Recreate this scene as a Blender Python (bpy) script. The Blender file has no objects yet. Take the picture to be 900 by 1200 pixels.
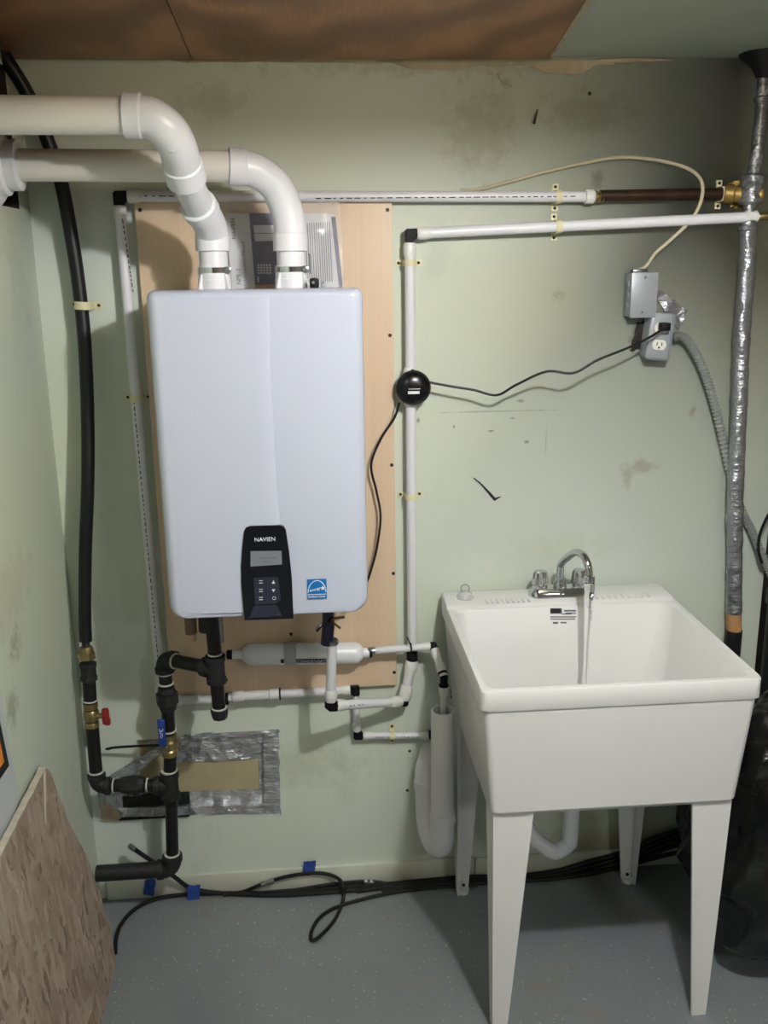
import bpy, bmesh, math, random
from mathutils import Vector, Matrix, noise
random.seed(7)
V = Vector
S = bpy.context.scene
C = S.collection
PI = math.pi

# ------------------------------------------------------------------ camera
CAM = V((0.18716, -2.31315, 1.7027))
YAW, PITCH, ROLL, FPX = -0.08052, -0.25767, -0.01276, 1094.7
def cam_axes():
    cy, sy = math.cos(YAW), math.sin(YAW); cp, sp = math.cos(PITCH), math.sin(PITCH)
    r0 = V((cy, sy, 0)); f = V((-sy*cp, cy*cp, sp)); u0 = r0.cross(f)
    cr, sr = math.cos(ROLL), math.sin(ROLL)
    return r0*cr + u0*sr, -r0*sr + u0*cr, f
RGT, UPV, FWD = cam_axes()
cam = bpy.data.cameras.new('camera'); cam.sensor_fit = 'VERTICAL'; cam.sensor_height = 24.0
cam.lens = FPX/1200*24.0; cam.clip_start = 0.02
camo = bpy.data.objects.new('camera', cam); C.objects.link(camo)
camo.matrix_world = Matrix(((RGT.x, UPV.x, -FWD.x, CAM.x), (RGT.y, UPV.y, -FWD.y, CAM.y),
                            (RGT.z, UPV.z, -FWD.z, CAM.z), (0, 0, 0, 1)))
S.camera = camo

# ------------------------------------------------------------------ light
w = bpy.data.worlds.new('world'); S.world = w; w.use_nodes = True
w.node_tree.nodes['Background'].inputs[0].default_value = (0.5, 0.52, 0.55, 1)
w.node_tree.nodes['Background'].inputs[1].default_value = 0.05
def disk_light(name, loc, size, power, col=(1, 1, 1)):
    l = bpy.data.lights.new(name, 'AREA'); l.shape = 'DISK'; l.size = size; l.energy = power; l.color = col
    o = bpy.data.objects.new(name, l); C.objects.link(o); o.location = loc
    return o
LX, LY, LZ = 0.70, -1.45, 2.065                 # bulb inside the shallow ceiling shade
pl = bpy.data.lights.new('lamp_bulb_light', 'POINT'); pl.energy = 47; pl.shadow_soft_size = 0.03; pl.color = (0.985, 0.99, 1.0)
plo = bpy.data.objects.new('lamp_bulb_light', pl); C.objects.link(plo); plo.location = (LX, LY, LZ)
disk_light('fill_light', (1.50, -3.2, 2.10), 0.5, 14, (0.96, 0.98, 1.0))  # added fill light behind the camera, no fixture hangs there
S.view_settings.view_transform = 'Standard'; S.view_settings.look = 'None'
S.view_settings.gamma = 1.0; S.view_settings.use_curve_mapping = False
S.view_settings.exposure = 0.35
try: S.cycles.use_denoising = True
except Exception: pass

# ------------------------------------------------------------------ picture point -> place in the room
def ray(x, y): return RGT*((x-450)/FPX) + UPV*((600-y)/FPX) + FWD
def W(x, y, Y=0.0):
    v = ray(x, y); return CAM + v*((Y-CAM.y)/v.y)
def WX(x, y, X):
    v = ray(x, y); return CAM + v*((X-CAM.x)/v.x)
def WZ(x, y, Z=0.0):
    v = ray(x, y); return CAM + v*((Z-CAM.z)/v.z)
def FL(x, y, r=0.006):
    p = WZ(x, y, r)
    if p.y > -0.013-r: p = W(x, y, -0.013-r); p.z = max(p.z, r)
    return p

# ------------------------------------------------------------------ materials
def lin(c):
    return tuple(((v/255)/12.92 if v/255 <= 0.04045 else ((v/255+0.055)/1.055)**2.4) for v in c) + (1,)
def mat(name, rgb, rough=0.5, metal=0.0, var=0.0, vscale=8.0, bump=0.0, bscale=60.0, **kw):
    m = bpy.data.materials.new(name); m.use_nodes = True
    nt = m.node_tree; b = nt.nodes['Principled BSDF']
    b.inputs['Base Color'].default_value = lin(rgb); b.inputs['Roughness'].default_value = rough
    b.inputs['Metallic'].default_value = metal
    for k, v in kw.items(): b.inputs[k.replace('_', ' ')].default_value = v
    tc = nt.nodes.new('ShaderNodeTexCoord')
    if var:
        n = nt.nodes.new('ShaderNodeTexNoise'); n.inputs['Scale'].default_value = vscale; n.inputs['Detail'].default_value = 5
        r = nt.nodes.new('ShaderNodeValToRGB'); c = lin(rgb)
        r.color_ramp.elements[0].position = 0.3; r.color_ramp.elements[1].position = 0.7
        r.color_ramp.elements[0].color = (c[0]*(1-var), c[1]*(1-var), c[2]*(1-var), 1)
        r.color_ramp.elements[1].color = (min(1, c[0]*(1+var*.6)), min(1, c[1]*(1+var*.6)), min(1, c[2]*(1+var*.6)), 1)
        nt.links.new(tc.outputs['Object'], n.inputs['Vector']); nt.links.new(n.outputs['Fac'], r.inputs[0])
        nt.links.new(r.outputs[0], b.inputs['Base Color'])
    if bump:
        n2 = nt.nodes.new('ShaderNodeTexNoise'); n2.inputs['Scale'].default_value = bscale; n2.inputs['Detail'].default_value = 4
        bp = nt.nodes.new('ShaderNodeBump'); bp.inputs['Strength'].default_value = bump; bp.inputs['Distance'].default_value = 0.01
        nt.links.new(tc.outputs['Object'], n2.inputs['Vector']); nt.links.new(n2.outputs['Fac'], bp.inputs['Height'])
        nt.links.new(bp.outputs[0], b.inputs['Normal'])
    return m
class NT:
    """little node helper"""
    def __init__(s, m): s.t = m.node_tree; s.b = s.t.nodes['Principled BSDF']; s.tc = s.t.nodes.new('ShaderNodeTexCoord').outputs['Object']
    def n(s, typ, ins=None, **at):
        x = s.t.nodes.new('ShaderNode'+typ)
        for k, v in at.items(): setattr(x, k, v)
        for k, v in (ins or {}).items():
            if hasattr(v, 'is_linked') or hasattr(v, 'links'): s.t.links.new(v, x.inputs[k])
            else: x.inputs[k].default_value = v
        return x
    def map(s, scale=(1, 1, 1), loc=(0, 0, 0), rot=(0, 0, 0)):
        return s.n('Mapping', {0: s.tc, 1: loc, 2: rot, 3: scale}).outputs[0]
    def noise(s, vec, scale, detail=4, rough=.55):
        return s.n('TexNoise', {'Vector': vec, 'Scale': scale, 'Detail': detail, 'Roughness': rough}).outputs['Fac']
    def ramp(s, f, stops):
        r = s.n('ValToRGB', {0: f}); e = r.color_ramp.elements
        while len(e) < len(stops): e.new(0.5)
        for k, (p, c) in zip(e, stops): k.position = p; k.color = c
        return r.outputs[0]
    def mix(s, f, a, b, mode='MIX'):
        x = s.n('MixRGB', {0: f, 1: a, 2: b}, blend_type=mode); return x.outputs[0]
    def math(s, op, a, b=0.0):
        return s.n('Math', {0: a, 1: b}, operation=op).outputs[0]
    def bump(s, h, st, d=.01):
        s.t.links.new(s.n('Bump', {'Strength': st, 'Distance': d, 'Height': h}).outputs[0], s.b.inputs['Normal'])
    def col(s, c): s.t.links.new(c, s.b.inputs['Base Color'])
BW = lambda v: (v, v, v, 1)

def painted(name, rgb, blots=(), axis='XZ'):
    """old green wall paint: mottling, grime, chips; blots = (u, v, ru, rv, rgb, strength) stains with their own place"""
    m = mat(name, rgb, 0.62, Specular_IOR_Level=.3); t = NT(m)
    c = t.mix(t.ramp(t.noise(t.map(), 1.6, 5), [(.35, BW(0)), (.75, BW(1))]), lin(rgb), lin([rgb[0]+6, rgb[1]+2, rgb[2]-14]))
    g = t.ramp(t.noise(t.map((1.2, 1.2, .55), (4, 2, 7)), 3.2, 7, .65), [(.60, BW(0)), (.80, BW(.42))])
    c = t.mix(g, c, lin([rgb[0]-52, rgb[1]-56, rgb[2]-62]))
    vor = t.n('TexVoronoi', {'Vector': t.map(), 'Scale': 16.0, 'Randomness': 1.0})
    rs = t.n('SeparateColor', {0: vor.outputs['Color']})
    chip = t.math('LESS_THAN', vor.outputs['Distance'], t.math('MULTIPLY', t.math('GREATER_THAN', rs.outputs[0], .86), .07))
    c = t.mix(chip, c, lin((70, 66, 54)))
    wob = t.noise(t.map(), 30, 7, .72)
    sx = t.n('SeparateXYZ', {0: t.tc})
    for (u, v, ru, rv, col, st) in blots:
        du = t.math('DIVIDE', t.math('SUBTRACT', sx.outputs['X' if axis == 'XZ' else 'Y'], u), ru)
        dv = t.math('DIVIDE', t.math('SUBTRACT', sx.outputs['Z'], v), rv)
        d = t.math('SQRT', t.math('ADD', t.math('MULTIPLY', du, du), t.math('MULTIPLY', dv, dv)))
        d = t.math('ADD', d, t.math('MULTIPLY', t.math('SUBTRACT', wob, .5), 3.2))
        f = t.ramp(d, [(.30, BW(st*.75)), (1.0, BW(0))])
        c = t.mix(f, c, lin(col))
    t.col(c)
    t.bump(t.noise(t.map(), 42, 5), .05, .004)
    return m

M = {}
bl = []
for (x, y, rx, ry, col, st) in [(750, 546, .05, .022, (150, 132, 108), .5), (735, 560, .02, .03, (150, 120, 96), .45), (748, 395, .022, .045, (96, 92, 78), .8),
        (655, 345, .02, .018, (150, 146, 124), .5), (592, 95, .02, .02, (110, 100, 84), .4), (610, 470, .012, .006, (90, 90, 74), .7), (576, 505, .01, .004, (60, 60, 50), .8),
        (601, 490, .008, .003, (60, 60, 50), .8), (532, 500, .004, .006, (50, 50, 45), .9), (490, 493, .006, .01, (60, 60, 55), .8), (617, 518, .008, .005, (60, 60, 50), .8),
        (700, 210, .02, .03, (105, 92, 70), .6), (560, 160, .10, .12, (140, 128, 102), .35), (690, 130, .12, .06, (140, 122, 96), .35), (250, 120, .10, .05, (120, 116, 90), .3),
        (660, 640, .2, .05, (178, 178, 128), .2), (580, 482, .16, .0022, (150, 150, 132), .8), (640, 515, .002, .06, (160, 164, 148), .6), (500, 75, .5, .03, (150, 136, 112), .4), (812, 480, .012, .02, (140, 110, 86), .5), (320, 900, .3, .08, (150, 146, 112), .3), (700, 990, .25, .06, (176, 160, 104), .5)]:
    p = W(x, y); bl.append((p.x, p.z, rx, ry, col, st))
M['wall'] = painted('green_wall_paint', (207, 216, 208), bl)
bl = []
for (x, y, ry, rz, col, st) in [(18, 755, .05, .035, (128, 122, 92), .75), (14, 830, .05, .05, (120, 114, 86), .7), (10, 700, .2, .1, (160, 152, 118), .35)]:
    p = WX(x, y, -.434); bl.append((p.y, p.z, ry, rz, col, st))
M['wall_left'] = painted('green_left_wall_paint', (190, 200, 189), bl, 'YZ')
M['ceiling'] = mat('green_ceiling_paint', (176, 184, 170), .6, var=.12, vscale=3)
M['trim'] = mat('green_board_paint', (204, 208, 192), .5, var=.18, vscale=6, bump=.1)
M['plaster'] = mat('torn_drywall_paper', (190, 176, 150), .8, var=.25, vscale=18, bump=.3)
M['white_heater'] = mat('white_enamel', (196, 202, 219), .20, Coat_Weight=.5, Coat_Roughness=.06)
M['heater_back'] = mat('grey_heater_metal', (170, 172, 175), .45)
M['pvc'] = mat('white_pvc', (228, 229, 232), .33, var=.05, vscale=5)
M['pvc_pipe'] = mat('offwhite_pvc_pipe', (228, 225, 217), .38, var=.07, vscale=6)
M['pex'] = mat('white_pex', (222, 222, 226), .38, var=.03)
M['ring'] = mat('white_expansion_ring', (224, 224, 220), .35)
M['tub'] = mat('white_tub_plastic', (219, 219, 218), .30, var=.02, vscale=4)
M['leg'] = mat('white_leg_plastic', (226, 226, 224), .36)
M['black_fit'] = mat('black_fitting', (15, 15, 16), .55, Specular_IOR_Level=.22)
M['iron'] = mat('black_iron', (26, 25, 25), .42, .3, var=.2, vscale=30, bump=.1)
M['iron_fit'] = mat('malleable_iron', (44, 44, 46), .55, .4, bump=.25, bscale=140)
M['tapewhite'] = mat('thread_tape', (198, 198, 190), .7)
M['rubber'] = mat('black_rubber', (14, 14, 15), .45)
M['cable'] = mat('black_cable', (6, 6, 7), .5)
M['brass'] = mat('brass', (158, 142, 98), .34, .85, var=.15, vscale=40)
M['brass_old'] = mat('old_brass', (160, 134, 76), .5, .6, var=.25, vscale=30)
M['copper_old'] = mat('dark_bronze_pipe', (66, 48, 36), .4, .5, var=.3, vscale=30)
M['copper'] = mat('copper', (178, 112, 70), .35, .9)
M['chrome'] = mat('chrome', (205, 207, 210), .09, 1.0)
M['steel'] = mat('steel', (160, 162, 165), .3, 1.0)
M['screw'] = mat('dark_screw', (58, 54, 50), .45, .6)
M['red'] = mat('red_handle', (134, 30, 28), .5)
M['blue'] = mat('blue_handle', (26, 58, 132), .5)
M['blue_tape'] = mat('blue_tape', (38, 70, 150), .7, var=.15, vscale=40)
M['panel_black'] = mat('glossy_black_panel', (14, 15, 24), .12, Coat_Weight=.6)
M['panel_lower'] = mat('dark_slate_panel', (46, 47, 62), .25)
M['lcd'] = mat('grey_display', (122, 126, 134), .2)
M['ink'] = mat('black_ink', (28, 28, 30), .6)
M['ink_grey'] = mat('grey_ink', (96, 96, 100), .6)
M['print_white'] = mat('white_print', (225, 228, 232), .5)
M['sticker_blue'] = mat('blue_sticker', (20, 112, 184), .4)
M['paper'] = mat('white_paper', (222, 224, 228), .6, var=.03)
M['navy'] = mat('navy_cover', (58, 60, 98), .45, var=.1, vscale=30)
M['cream'] = mat('cream_plastic', (220, 214, 176), .45)
M['grey_box'] = mat('grey_electrical_box', (150, 157, 164), .42, bump=.05)
M['grey_plate'] = mat('grey_cover_plate', (158, 162, 168), .38, .2)
M['ivory'] = mat('white_receptacle', (224, 224, 216), .4)
M['slot'] = mat('dark_slot', (20, 18, 16), .6)
M['romex'] = mat('dirty_white_cable', (196, 188, 160), .55, var=.1, vscale=20)
M['ball'] = mat('glossy_black_plastic', (13, 13, 14), .25)
M['cardboard'] = mat('tan_copper_band', (188, 140, 96), .6, var=.1, vscale=30)
M['dark_abs'] = mat('black_abs', (24, 25, 26), .4)
M['bag'] = mat('black_bin_bag', (12, 13, 14), .25, bump=.6, bscale=18)
M['dark_metal'] = mat('dark_sheet_metal', (38, 40, 42), .45, .4, var=.2, vscale=20)
M['dark_room'] = mat('dark_brown_wall', (58, 52, 46), .8, var=.2)
M['block'] = mat('grey_block_wall', (186, 174, 158), .8, var=.12)
M['cavity'] = mat('dark_wood_cavity', (52, 42, 36), .85, var=.3, vscale=10)
M['orange'] = mat('orange_print', (222, 132, 30), .5)
M['black_print'] = mat('black_print', (16, 16, 16), .5)
M['white_board'] = mat('white_board', (186, 190, 192), .5, var=.04)
M['tan_panel'] = mat('tan_drywall', (176, 166, 132), .7, var=.1, vscale=8)
M['brown_fit'] = mat('brown_plastic', (110, 88, 66), .5)
M['tan_fit'] = mat('tan_plastic', (190, 160, 126), .5)
M['dkblue'] = mat('dark_blue_valve', (34, 38, 66), .4)

def wood(name, a, b, scale, rough=.5, rings=True):
    m = mat(name, a, rough); t = NT(m)
    v = t.map(scale)
    d = t.noise(v, 1.3, 3)
    wv = t.n('TexWave', {'Vector': v, 'Scale': 1.1, 'Distortion': 9.0, 'Detail': 2.5, 'Detail Scale': .9}, wave_type='BANDS', bands_direction='X').outputs['Fac']
    fine = t.noise(t.map((scale[0]*14, scale[1]*1.2 if scale[1] < scale[0] else scale[1]*14, scale[2]*1.0)), 6, 4)
    f = t.mix(.45, t.mix(.35, d, wv), fine)
    t.col(t.ramp(f, [(.30, lin(a)), (.72, lin(b))]))
    return m
M['board'] = wood('birch_plywood', (212, 185, 155), (222, 199, 172), (1.5, 1, .35), .45)
def cathedral():
    m = mat('stained_plywood', (130, 90, 58), .42); t = NT(m)
    v = t.n('VectorMath', {0: t.map((1.0, .42, 1), (-.02, .10, 0)), 1: t.n('VectorMath', {0: t.n('TexNoise', {'Vector': t.map((1, .5, 1)), 'Scale': 3.4, 'Detail': 2.0}).outputs['Color'], 1: (.34, .34, 0)}, operation='MULTIPLY').outputs[0]}, operation='ADD').outputs[0]
    wv = t.n('TexWave', {'Vector': v, 'Scale': 2.1, 'Distortion': 2.6, 'Detail': 2.0, 'Detail Scale': 1.5}, wave_type='RINGS', rings_direction='Z', wave_profile='SIN').outputs['Fac']
    fine = t.noise(t.map((60, 3, 1)), 3, 4)
    patch = t.noise(t.map(), 2.2, 3)
    f = t.mix(.35, t.mix(.45, wv, patch), fine)
    t.col(t.ramp(f, [(.25, lin((112, 74, 46))), (.50, lin((140, 96, 62))), (.78, lin((178, 128, 88)))]))
    return m
M['ply'] = cathedral()
M['ply_edge'] = mat('plywood_edge', (150, 112, 76), .7, var=.3, vscale=60)

def osb():
    m = mat('osb_flakes', (160, 138, 116), .75); t = NT(m)
    c = lin((150, 128, 108))
    prev = None
    for i, (sc, rot, st) in enumerate([((9, 40, 20), .5, 1), ((20, 22, 40), -.6, .8), ((14, 60, 16), .3, .8), ((40, 70, 14), 1.0, .7)]):
        warp = t.n('VectorMath', {0: t.map(sc, (i*3.1, i*1.7, 0), (rot, rot*.5, rot*.7)), 1: t.n('TexNoise', {'Vector': t.map(), 'Scale': 16.0, 'Detail': 5.0}).outputs['Color']}, operation='ADD').outputs[0]
        vo = t.n('TexVoronoi', {'Vector': warp, 'Scale': 1.0})
        sep = t.n('SeparateColor', {0: vo.outputs['Color']}).outputs[0]
        shade = t.ramp(sep, [(0, lin((112, 95, 83))), (.35, lin((132, 114, 100))), (.7, lin((146, 128, 114))), (1, lin((168, 152, 137)))])
        prev = shade if prev is None else t.mix(t.math('GREATER_THAN', sep, .62), prev, shade)
    dk = t.ramp(t.noise(t.map((1, 1, 1)), 14, 6, .7), [(.60, BW(0)), (.72, BW(.5))])
    t.col(t.mix(dk, prev, lin((92, 70, 56))))
    t.bump(t.noise(t.map((1, 2, 3)), 40, 5), .35, .01)
    return m
M['osb'] = osb()
M['osb_edge'] = mat('osb_pale_edge', (190, 184, 168), .8, var=.2, vscale=50)

def floor_mat():
    m = mat('grey_floor_paint', (140, 147, 153), .38); t = NT(m)
    c = t.mix(t.ramp(t.noise(t.map(), 2.3, 6), [(.35, BW(0)), (.7, BW(1))]), lin((116, 121, 127)), lin((130, 134, 137)))
    worn = t.ramp(t.noise(t.map((1, 1, 1), (3.3, 1.2, 0)), 3.6, 6, .6), [(.56, BW(0)), (.70, BW(.75))])
    c = t.mix(worn, c, lin((126, 119, 107)))
    sx = t.n('SeparateXYZ', {0: t.tc})
    for sc, th, seed in ((46, .055, 0), (90, .08, 5)):
        vo = t.n('TexVoronoi', {'Vector': t.map((1, 1, 1), (seed, seed, 0)), 'Scale': float(sc)})
        sep = t.n('SeparateColor', {0: vo.outputs['Color']})
        gate = t.math('GREATER_THAN', t.math('MULTIPLY', sep.outputs[0], t.math('ADD', t.noise(t.map(), 2.2, 2), .18)), .55)
        spk = t.math('LESS_THAN', vo.outputs['Distance'], t.math('MULTIPLY', gate, th*2))
        c = t.mix(t.math('MULTIPLY', spk, .6), c, lin((200, 204, 202)))
    t.col(c)
    t.bump(t.noise(t.map(), 30, 4), .06, .006)
    return m
M['floor'] = floor_mat()

def foil(name, rgb, rough, b, sc, metal=.85):
    m = mat(name, rgb, rough, metal); t = NT(m)
    vo = t.n('TexVoronoi', {'Vector': t.map((1, 1, 1)), 'Scale': sc}, feature='F1').outputs['Distance']
    h = t.mix(.5, t.noise(t.map((1, 1, 2.4)), sc*1.3, 4, .6), vo)
    t.bump(h, b, .02)
    return m
M['duct'] = foil('silver_duct_tape', (162, 164, 168), .33, .5, 30)
M['foil'] = foil('aluminium_foil_tape', (205, 206, 210), .24, .75, 26, .8)

def clear(name, rgb, alpha, rough=.1):
    m = bpy.data.materials.new(name); m.use_nodes = True; nt = m.node_tree
    b = nt.nodes['Principled BSDF']; b.inputs['Base Color'].default_value = lin(rgb); b.inputs['Roughness'].default_value = rough
    tr = nt.nodes.new('ShaderNodeBsdfTransparent'); mx = nt.nodes.new('ShaderNodeMixShader'); mx.inputs[0].default_value = alpha
    nt.links.new(tr.outputs[0], mx.inputs[1]); nt.links.new(b.outputs[0], mx.inputs[2])
    nt.links.new(mx.outputs[0], nt.nodes['Material Output'].inputs['Surface'])
    return m
M['armor'] = mat('galvanised_armor', (158, 161, 158), .42, .35)
def frosted():
    m = bpy.data.materials.new('frosted_lamp_shade'); m.use_nodes = True; nt = m.node_tree
    d = nt.nodes['Principled BSDF']; d.inputs['Base Color'].default_value = lin((238, 232, 220)); d.inputs['Roughness'].default_value = .4
    tr = nt.nodes.new('ShaderNodeBsdfTranslucent'); tr.inputs[0].default_value = lin((248, 226, 194))
    mx = nt.nodes.new('ShaderNodeMixShader'); mx.inputs[0].default_value = .55
    nt.links.new(d.outputs[0], mx.inputs[1]); nt.links.new(tr.outputs[0], mx.inputs[2]); nt.links.new(mx.outputs[0], nt.nodes['Material Output'].inputs['Surface'])
    return m
M['lamp_metal'] = frosted()
M['film'] = clear('clear_plastic_film', (236, 238, 240), .15, .14)
M['clear_soft'] = clear('clear_vinyl', (225, 226, 222), .55, .2)
M['water'] = mat('water', (255, 255, 255), .02, Transmission_Weight=1.0, IOR=1.33)

# ------------------------------------------------------------------ mesh helpers
ORG = {}
def finish(bm, angle=35):
    bmesh.ops.recalc_face_normals(bm, faces=bm.faces)
    lim = math.radians(angle)
    for f in bm.faces: f.smooth = True
    for e in bm.edges:
        if len(e.link_faces) == 2 and e.calc_face_angle(0) > lim: e.smooth = False
def thing(name, label, cat, loc, group=None):
    o = bpy.data.objects.new(name, None); C.objects.link(o); o.location = loc; o.empty_display_size = .02
    o['label'] = label; o['category'] = cat
    if group: o['group'] = group
    ORG[o.name] = V(loc)
    return o
def obj(name, bm, m, parent=None, label=None, kind=None, recalc=True):
    if recalc: finish(bm)
    org = ORG[parent.name] if parent else V((0, 0, 0))
    if org.length: bmesh.ops.translate(bm, verts=bm.verts, vec=-org)
    me = bpy.data.meshes.new(name); bm.to_mesh(me); bm.free(); me.materials.append(M[m])
    o = bpy.data.objects.new(name, me); C.objects.link(o)
    if parent: o.parent = parent
    ORG[o.name] = org.copy()
    if label: o['label'] = label
    if kind: o['kind'] = kind
    return o
def solo(name, bm, m, label, cat, group=None, kind=None):
    finish(bm)
    lo = V([min(v.co[i] for v in bm.verts) for i in range(3)]); hi = V([max(v.co[i] for v in bm.verts) for i in range(3)])
    org = V(((lo.x+hi.x)/2, (lo.y+hi.y)/2, lo.z))
    bmesh.ops.translate(bm, verts=bm.verts, vec=-org)
    me = bpy.data.meshes.new(name); bm.to_mesh(me); bm.free(); me.materials.append(M[m])
    o = bpy.data.objects.new(name, me); C.objects.link(o); o.location = org; ORG[o.name] = org
    o['label'] = label; o['category'] = cat
    if group: o['group'] = group
    if kind: o['kind'] = kind
    return o
def struct(name, bm, m, parent=None):
    o = obj(name, bm, m, parent)
    if not parent: o['kind'] = 'structure'
    return o
def nb(): return bmesh.new()
def quad(bm, a, b, c, d): return bm.faces.new([bm.verts.new(p) for p in (a, b, c, d)])
def box(bm, lo, hi, bev=0.0, seg=2, mtx=None):
    r = bmesh.ops.create_cube(bm, size=1.0); vs = r['verts']
    lo, hi = V(lo), V(hi)
    for v in vs: v.co = V([lo[i]+(v.co[i]+.5)*(hi[i]-lo[i]) for i in range(3)])
    if bev:
        es = list({e for v in vs for e in v.link_edges})
        rb = bmesh.ops.bevel(bm, geom=es, offset=bev, segments=seg, profile=.5, affect='EDGES')
        vs = list({v for f in rb['faces'] for v in f.verts} | {v for v in vs if v.is_valid})
    if mtx is not None:
        for v in vs: v.co = mtx @ v.co
    return bm
def frame_from(t):
    t = t.normalized(); a = V((0, 0, 1)) if abs(t.z) < .9 else V((0, 1, 0))
    n = t.cross(a).normalized(); return n, t.cross(n).normalized()
def tube(bm, pts, r, seg=14, caps=True):
    """tube along a polyline; r a number or one radius per point"""
    pts = [V(p) for p in pts]; n = len(pts)
    rs = r if isinstance(r, (list, tuple)) else [r]*n
    tang = []
    for i in range(n):
        a = pts[max(0, i-1)]; b = pts[min(n-1, i+1)]
        t = (b-a); tang.append(t.normalized() if t.length > 1e-9 else (tang[-1] if tang else V((0, 0, 1))))
    u, v = frame_from(tang[0]); rings = []
    for i in range(n):
        if i:
            q = tang[i-1].rotation_difference(tang[i]); u = q @ u; v = q @ v
        rings.append([bm.verts.new(pts[i] + (u*math.cos(2*PI*k/seg) + v*math.sin(2*PI*k/seg))*rs[i]) for k in range(seg)])
    for i in range(n-1):
        for k in range(seg):
            bm.faces.new((rings[i][k], rings[i][(k+1) % seg], rings[i+1][(k+1) % seg], rings[i+1][k]))
    if caps:
        bm.faces.new(rings[0][::-1]); bm.faces.new(rings[-1])
    return bm
def smooth(pts, k=8):
    """Catmull-Rom through the points"""
    P = [V(p) for p in pts]; P = [P[0]*2-P[1]] + P + [P[-1]*2-P[-2]]; out = []
    for i in range(1, len(P)-2):
        a, b, c, d = P[i-1], P[i], P[i+1], P[i+2]
        for j in range(k):
            t = j/k
            out.append(.5*((2*b) + (c-a)*t + (2*a-5*b+4*c-d)*t*t + (3*b-a-3*c+d)*t**3))
    out.append(P[-2]); return out
def cyl(bm, a, b, r, r2=None, seg=20): return tube(bm, [a, b], [r, r if r2 is None else r2], seg)
def lathe(bm, a, d, prof, seg=24):
    """prof: (distance along d, radius) list; ends closed"""
    a = V(a); d = V(d).normalized(); u, v = frame_from(d); rings = []
    for (h, r) in prof:
        rings.append([bm.verts.new(a + d*h + (u*math.cos(2*PI*k/seg)+v*math.sin(2*PI*k/seg))*max(r, 1e-5)) for k in range(seg)])
    for i in range(len(rings)-1):
        for k in range(seg):
            bm.faces.new((rings[i][k], rings[i][(k+1) % seg], rings[i+1][(k+1) % seg], rings[i+1][k]))
    bm.faces.new(rings[0][::-1]); bm.faces.new(rings[-1])
    return bm
def hexa(bm, a, b, r): return tube(bm, [a, b], r, 6)
def collar(bm, p, d, half, r, bev=.12):
    d = V(d).normalized(); p = V(p)
    return lathe(bm, p-d*half, d, [(0, r*.9), (half*bev, r), (half*(2-bev), r), (half*2, r*.9)])
def elbow_pts(a, c, b, k=8):
    a, c, b = V(a), V(c), V(b); out = []
    for i in range(k+1):
        t = i/k; out.append(a*(1-t)**2 + c*2*t*(1-t) + b*t*t)
    return out
def prism(bm, poly, d):
    """closed polygon (3-D points) pushed along d"""
    d = V(d); f = [bm.verts.new(V(p)) for p in poly]; g = [bm.verts.new(V(p)+d) for p in poly]; n = len(poly)
    bm.faces.new(f); bm.faces.new(g[::-1])
    for i in range(n): bm.faces.new((f[i], g[i], g[(i+1) % n], f[(i+1) % n]))
    return bm
def sheet(bm, c, nu, nv, amp, seed, thick=.0008, rag=0.0, sc=18.0):
    """thin crumpled sheet over the corners c = (a, b, c, d); amp along its normal"""
    a, b, cc, d = [V(p) for p in c]; nrm = (b-a).cross(d-a).normalized()
    if nrm.y > 0 and abs(nrm.y) > .2: nrm = -nrm
    g0, g1 = [], []
    for j in range(nv+1):
        r0, r1 = [], []
        for i in range(nu+1):
            u, v = i/nu, j/nv
            p = (a*(1-u)+b*u)*(1-v) + (d*(1-u)+cc*u)*v
            q = p*sc + V((seed*3.7, seed*1.3, 0))
            if rag and (i in (0, nu) or j in (0, nv)):
                p = p + V((noise.noise(q*2.0), 0, noise.noise(q*2.0+V((9, 9, 9)))))*rag
            h = amp*(.5+.5*noise.noise(q)+.35*noise.noise(q*2.3))
            r0.append(bm.verts.new(p+nrm*h)); r1.append(bm.verts.new(p+nrm*(h-thick) if amp == 0 else p+nrm*(h-thick)))
        g0.append(r0); g1.append(r1)
    for j in range(nv):
        for i in range(nu):
            bm.faces.new((g0[j][i], g0[j][i+1], g0[j+1][i+1], g0[j+1][i]))
            bm.faces.new((g1[j][i], g1[j+1][i], g1[j+1][i+1], g1[j][i+1]))
    for i in range(nu):
        bm.faces.new((g0[0][i], g1[0][i], g1[0][i+1], g0[0][i+1])); bm.faces.new((g0[nv][i], g0[nv][i+1], g1[nv][i+1], g1[nv][i]))
    for j in range(nv):
        bm.faces.new((g0[j][0], g0[j+1][0], g1[j+1][0], g1[j][0])); bm.faces.new((g0[j][nu], g1[j][nu], g1[j+1][nu], g0[j+1][nu]))
    return bm
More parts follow.
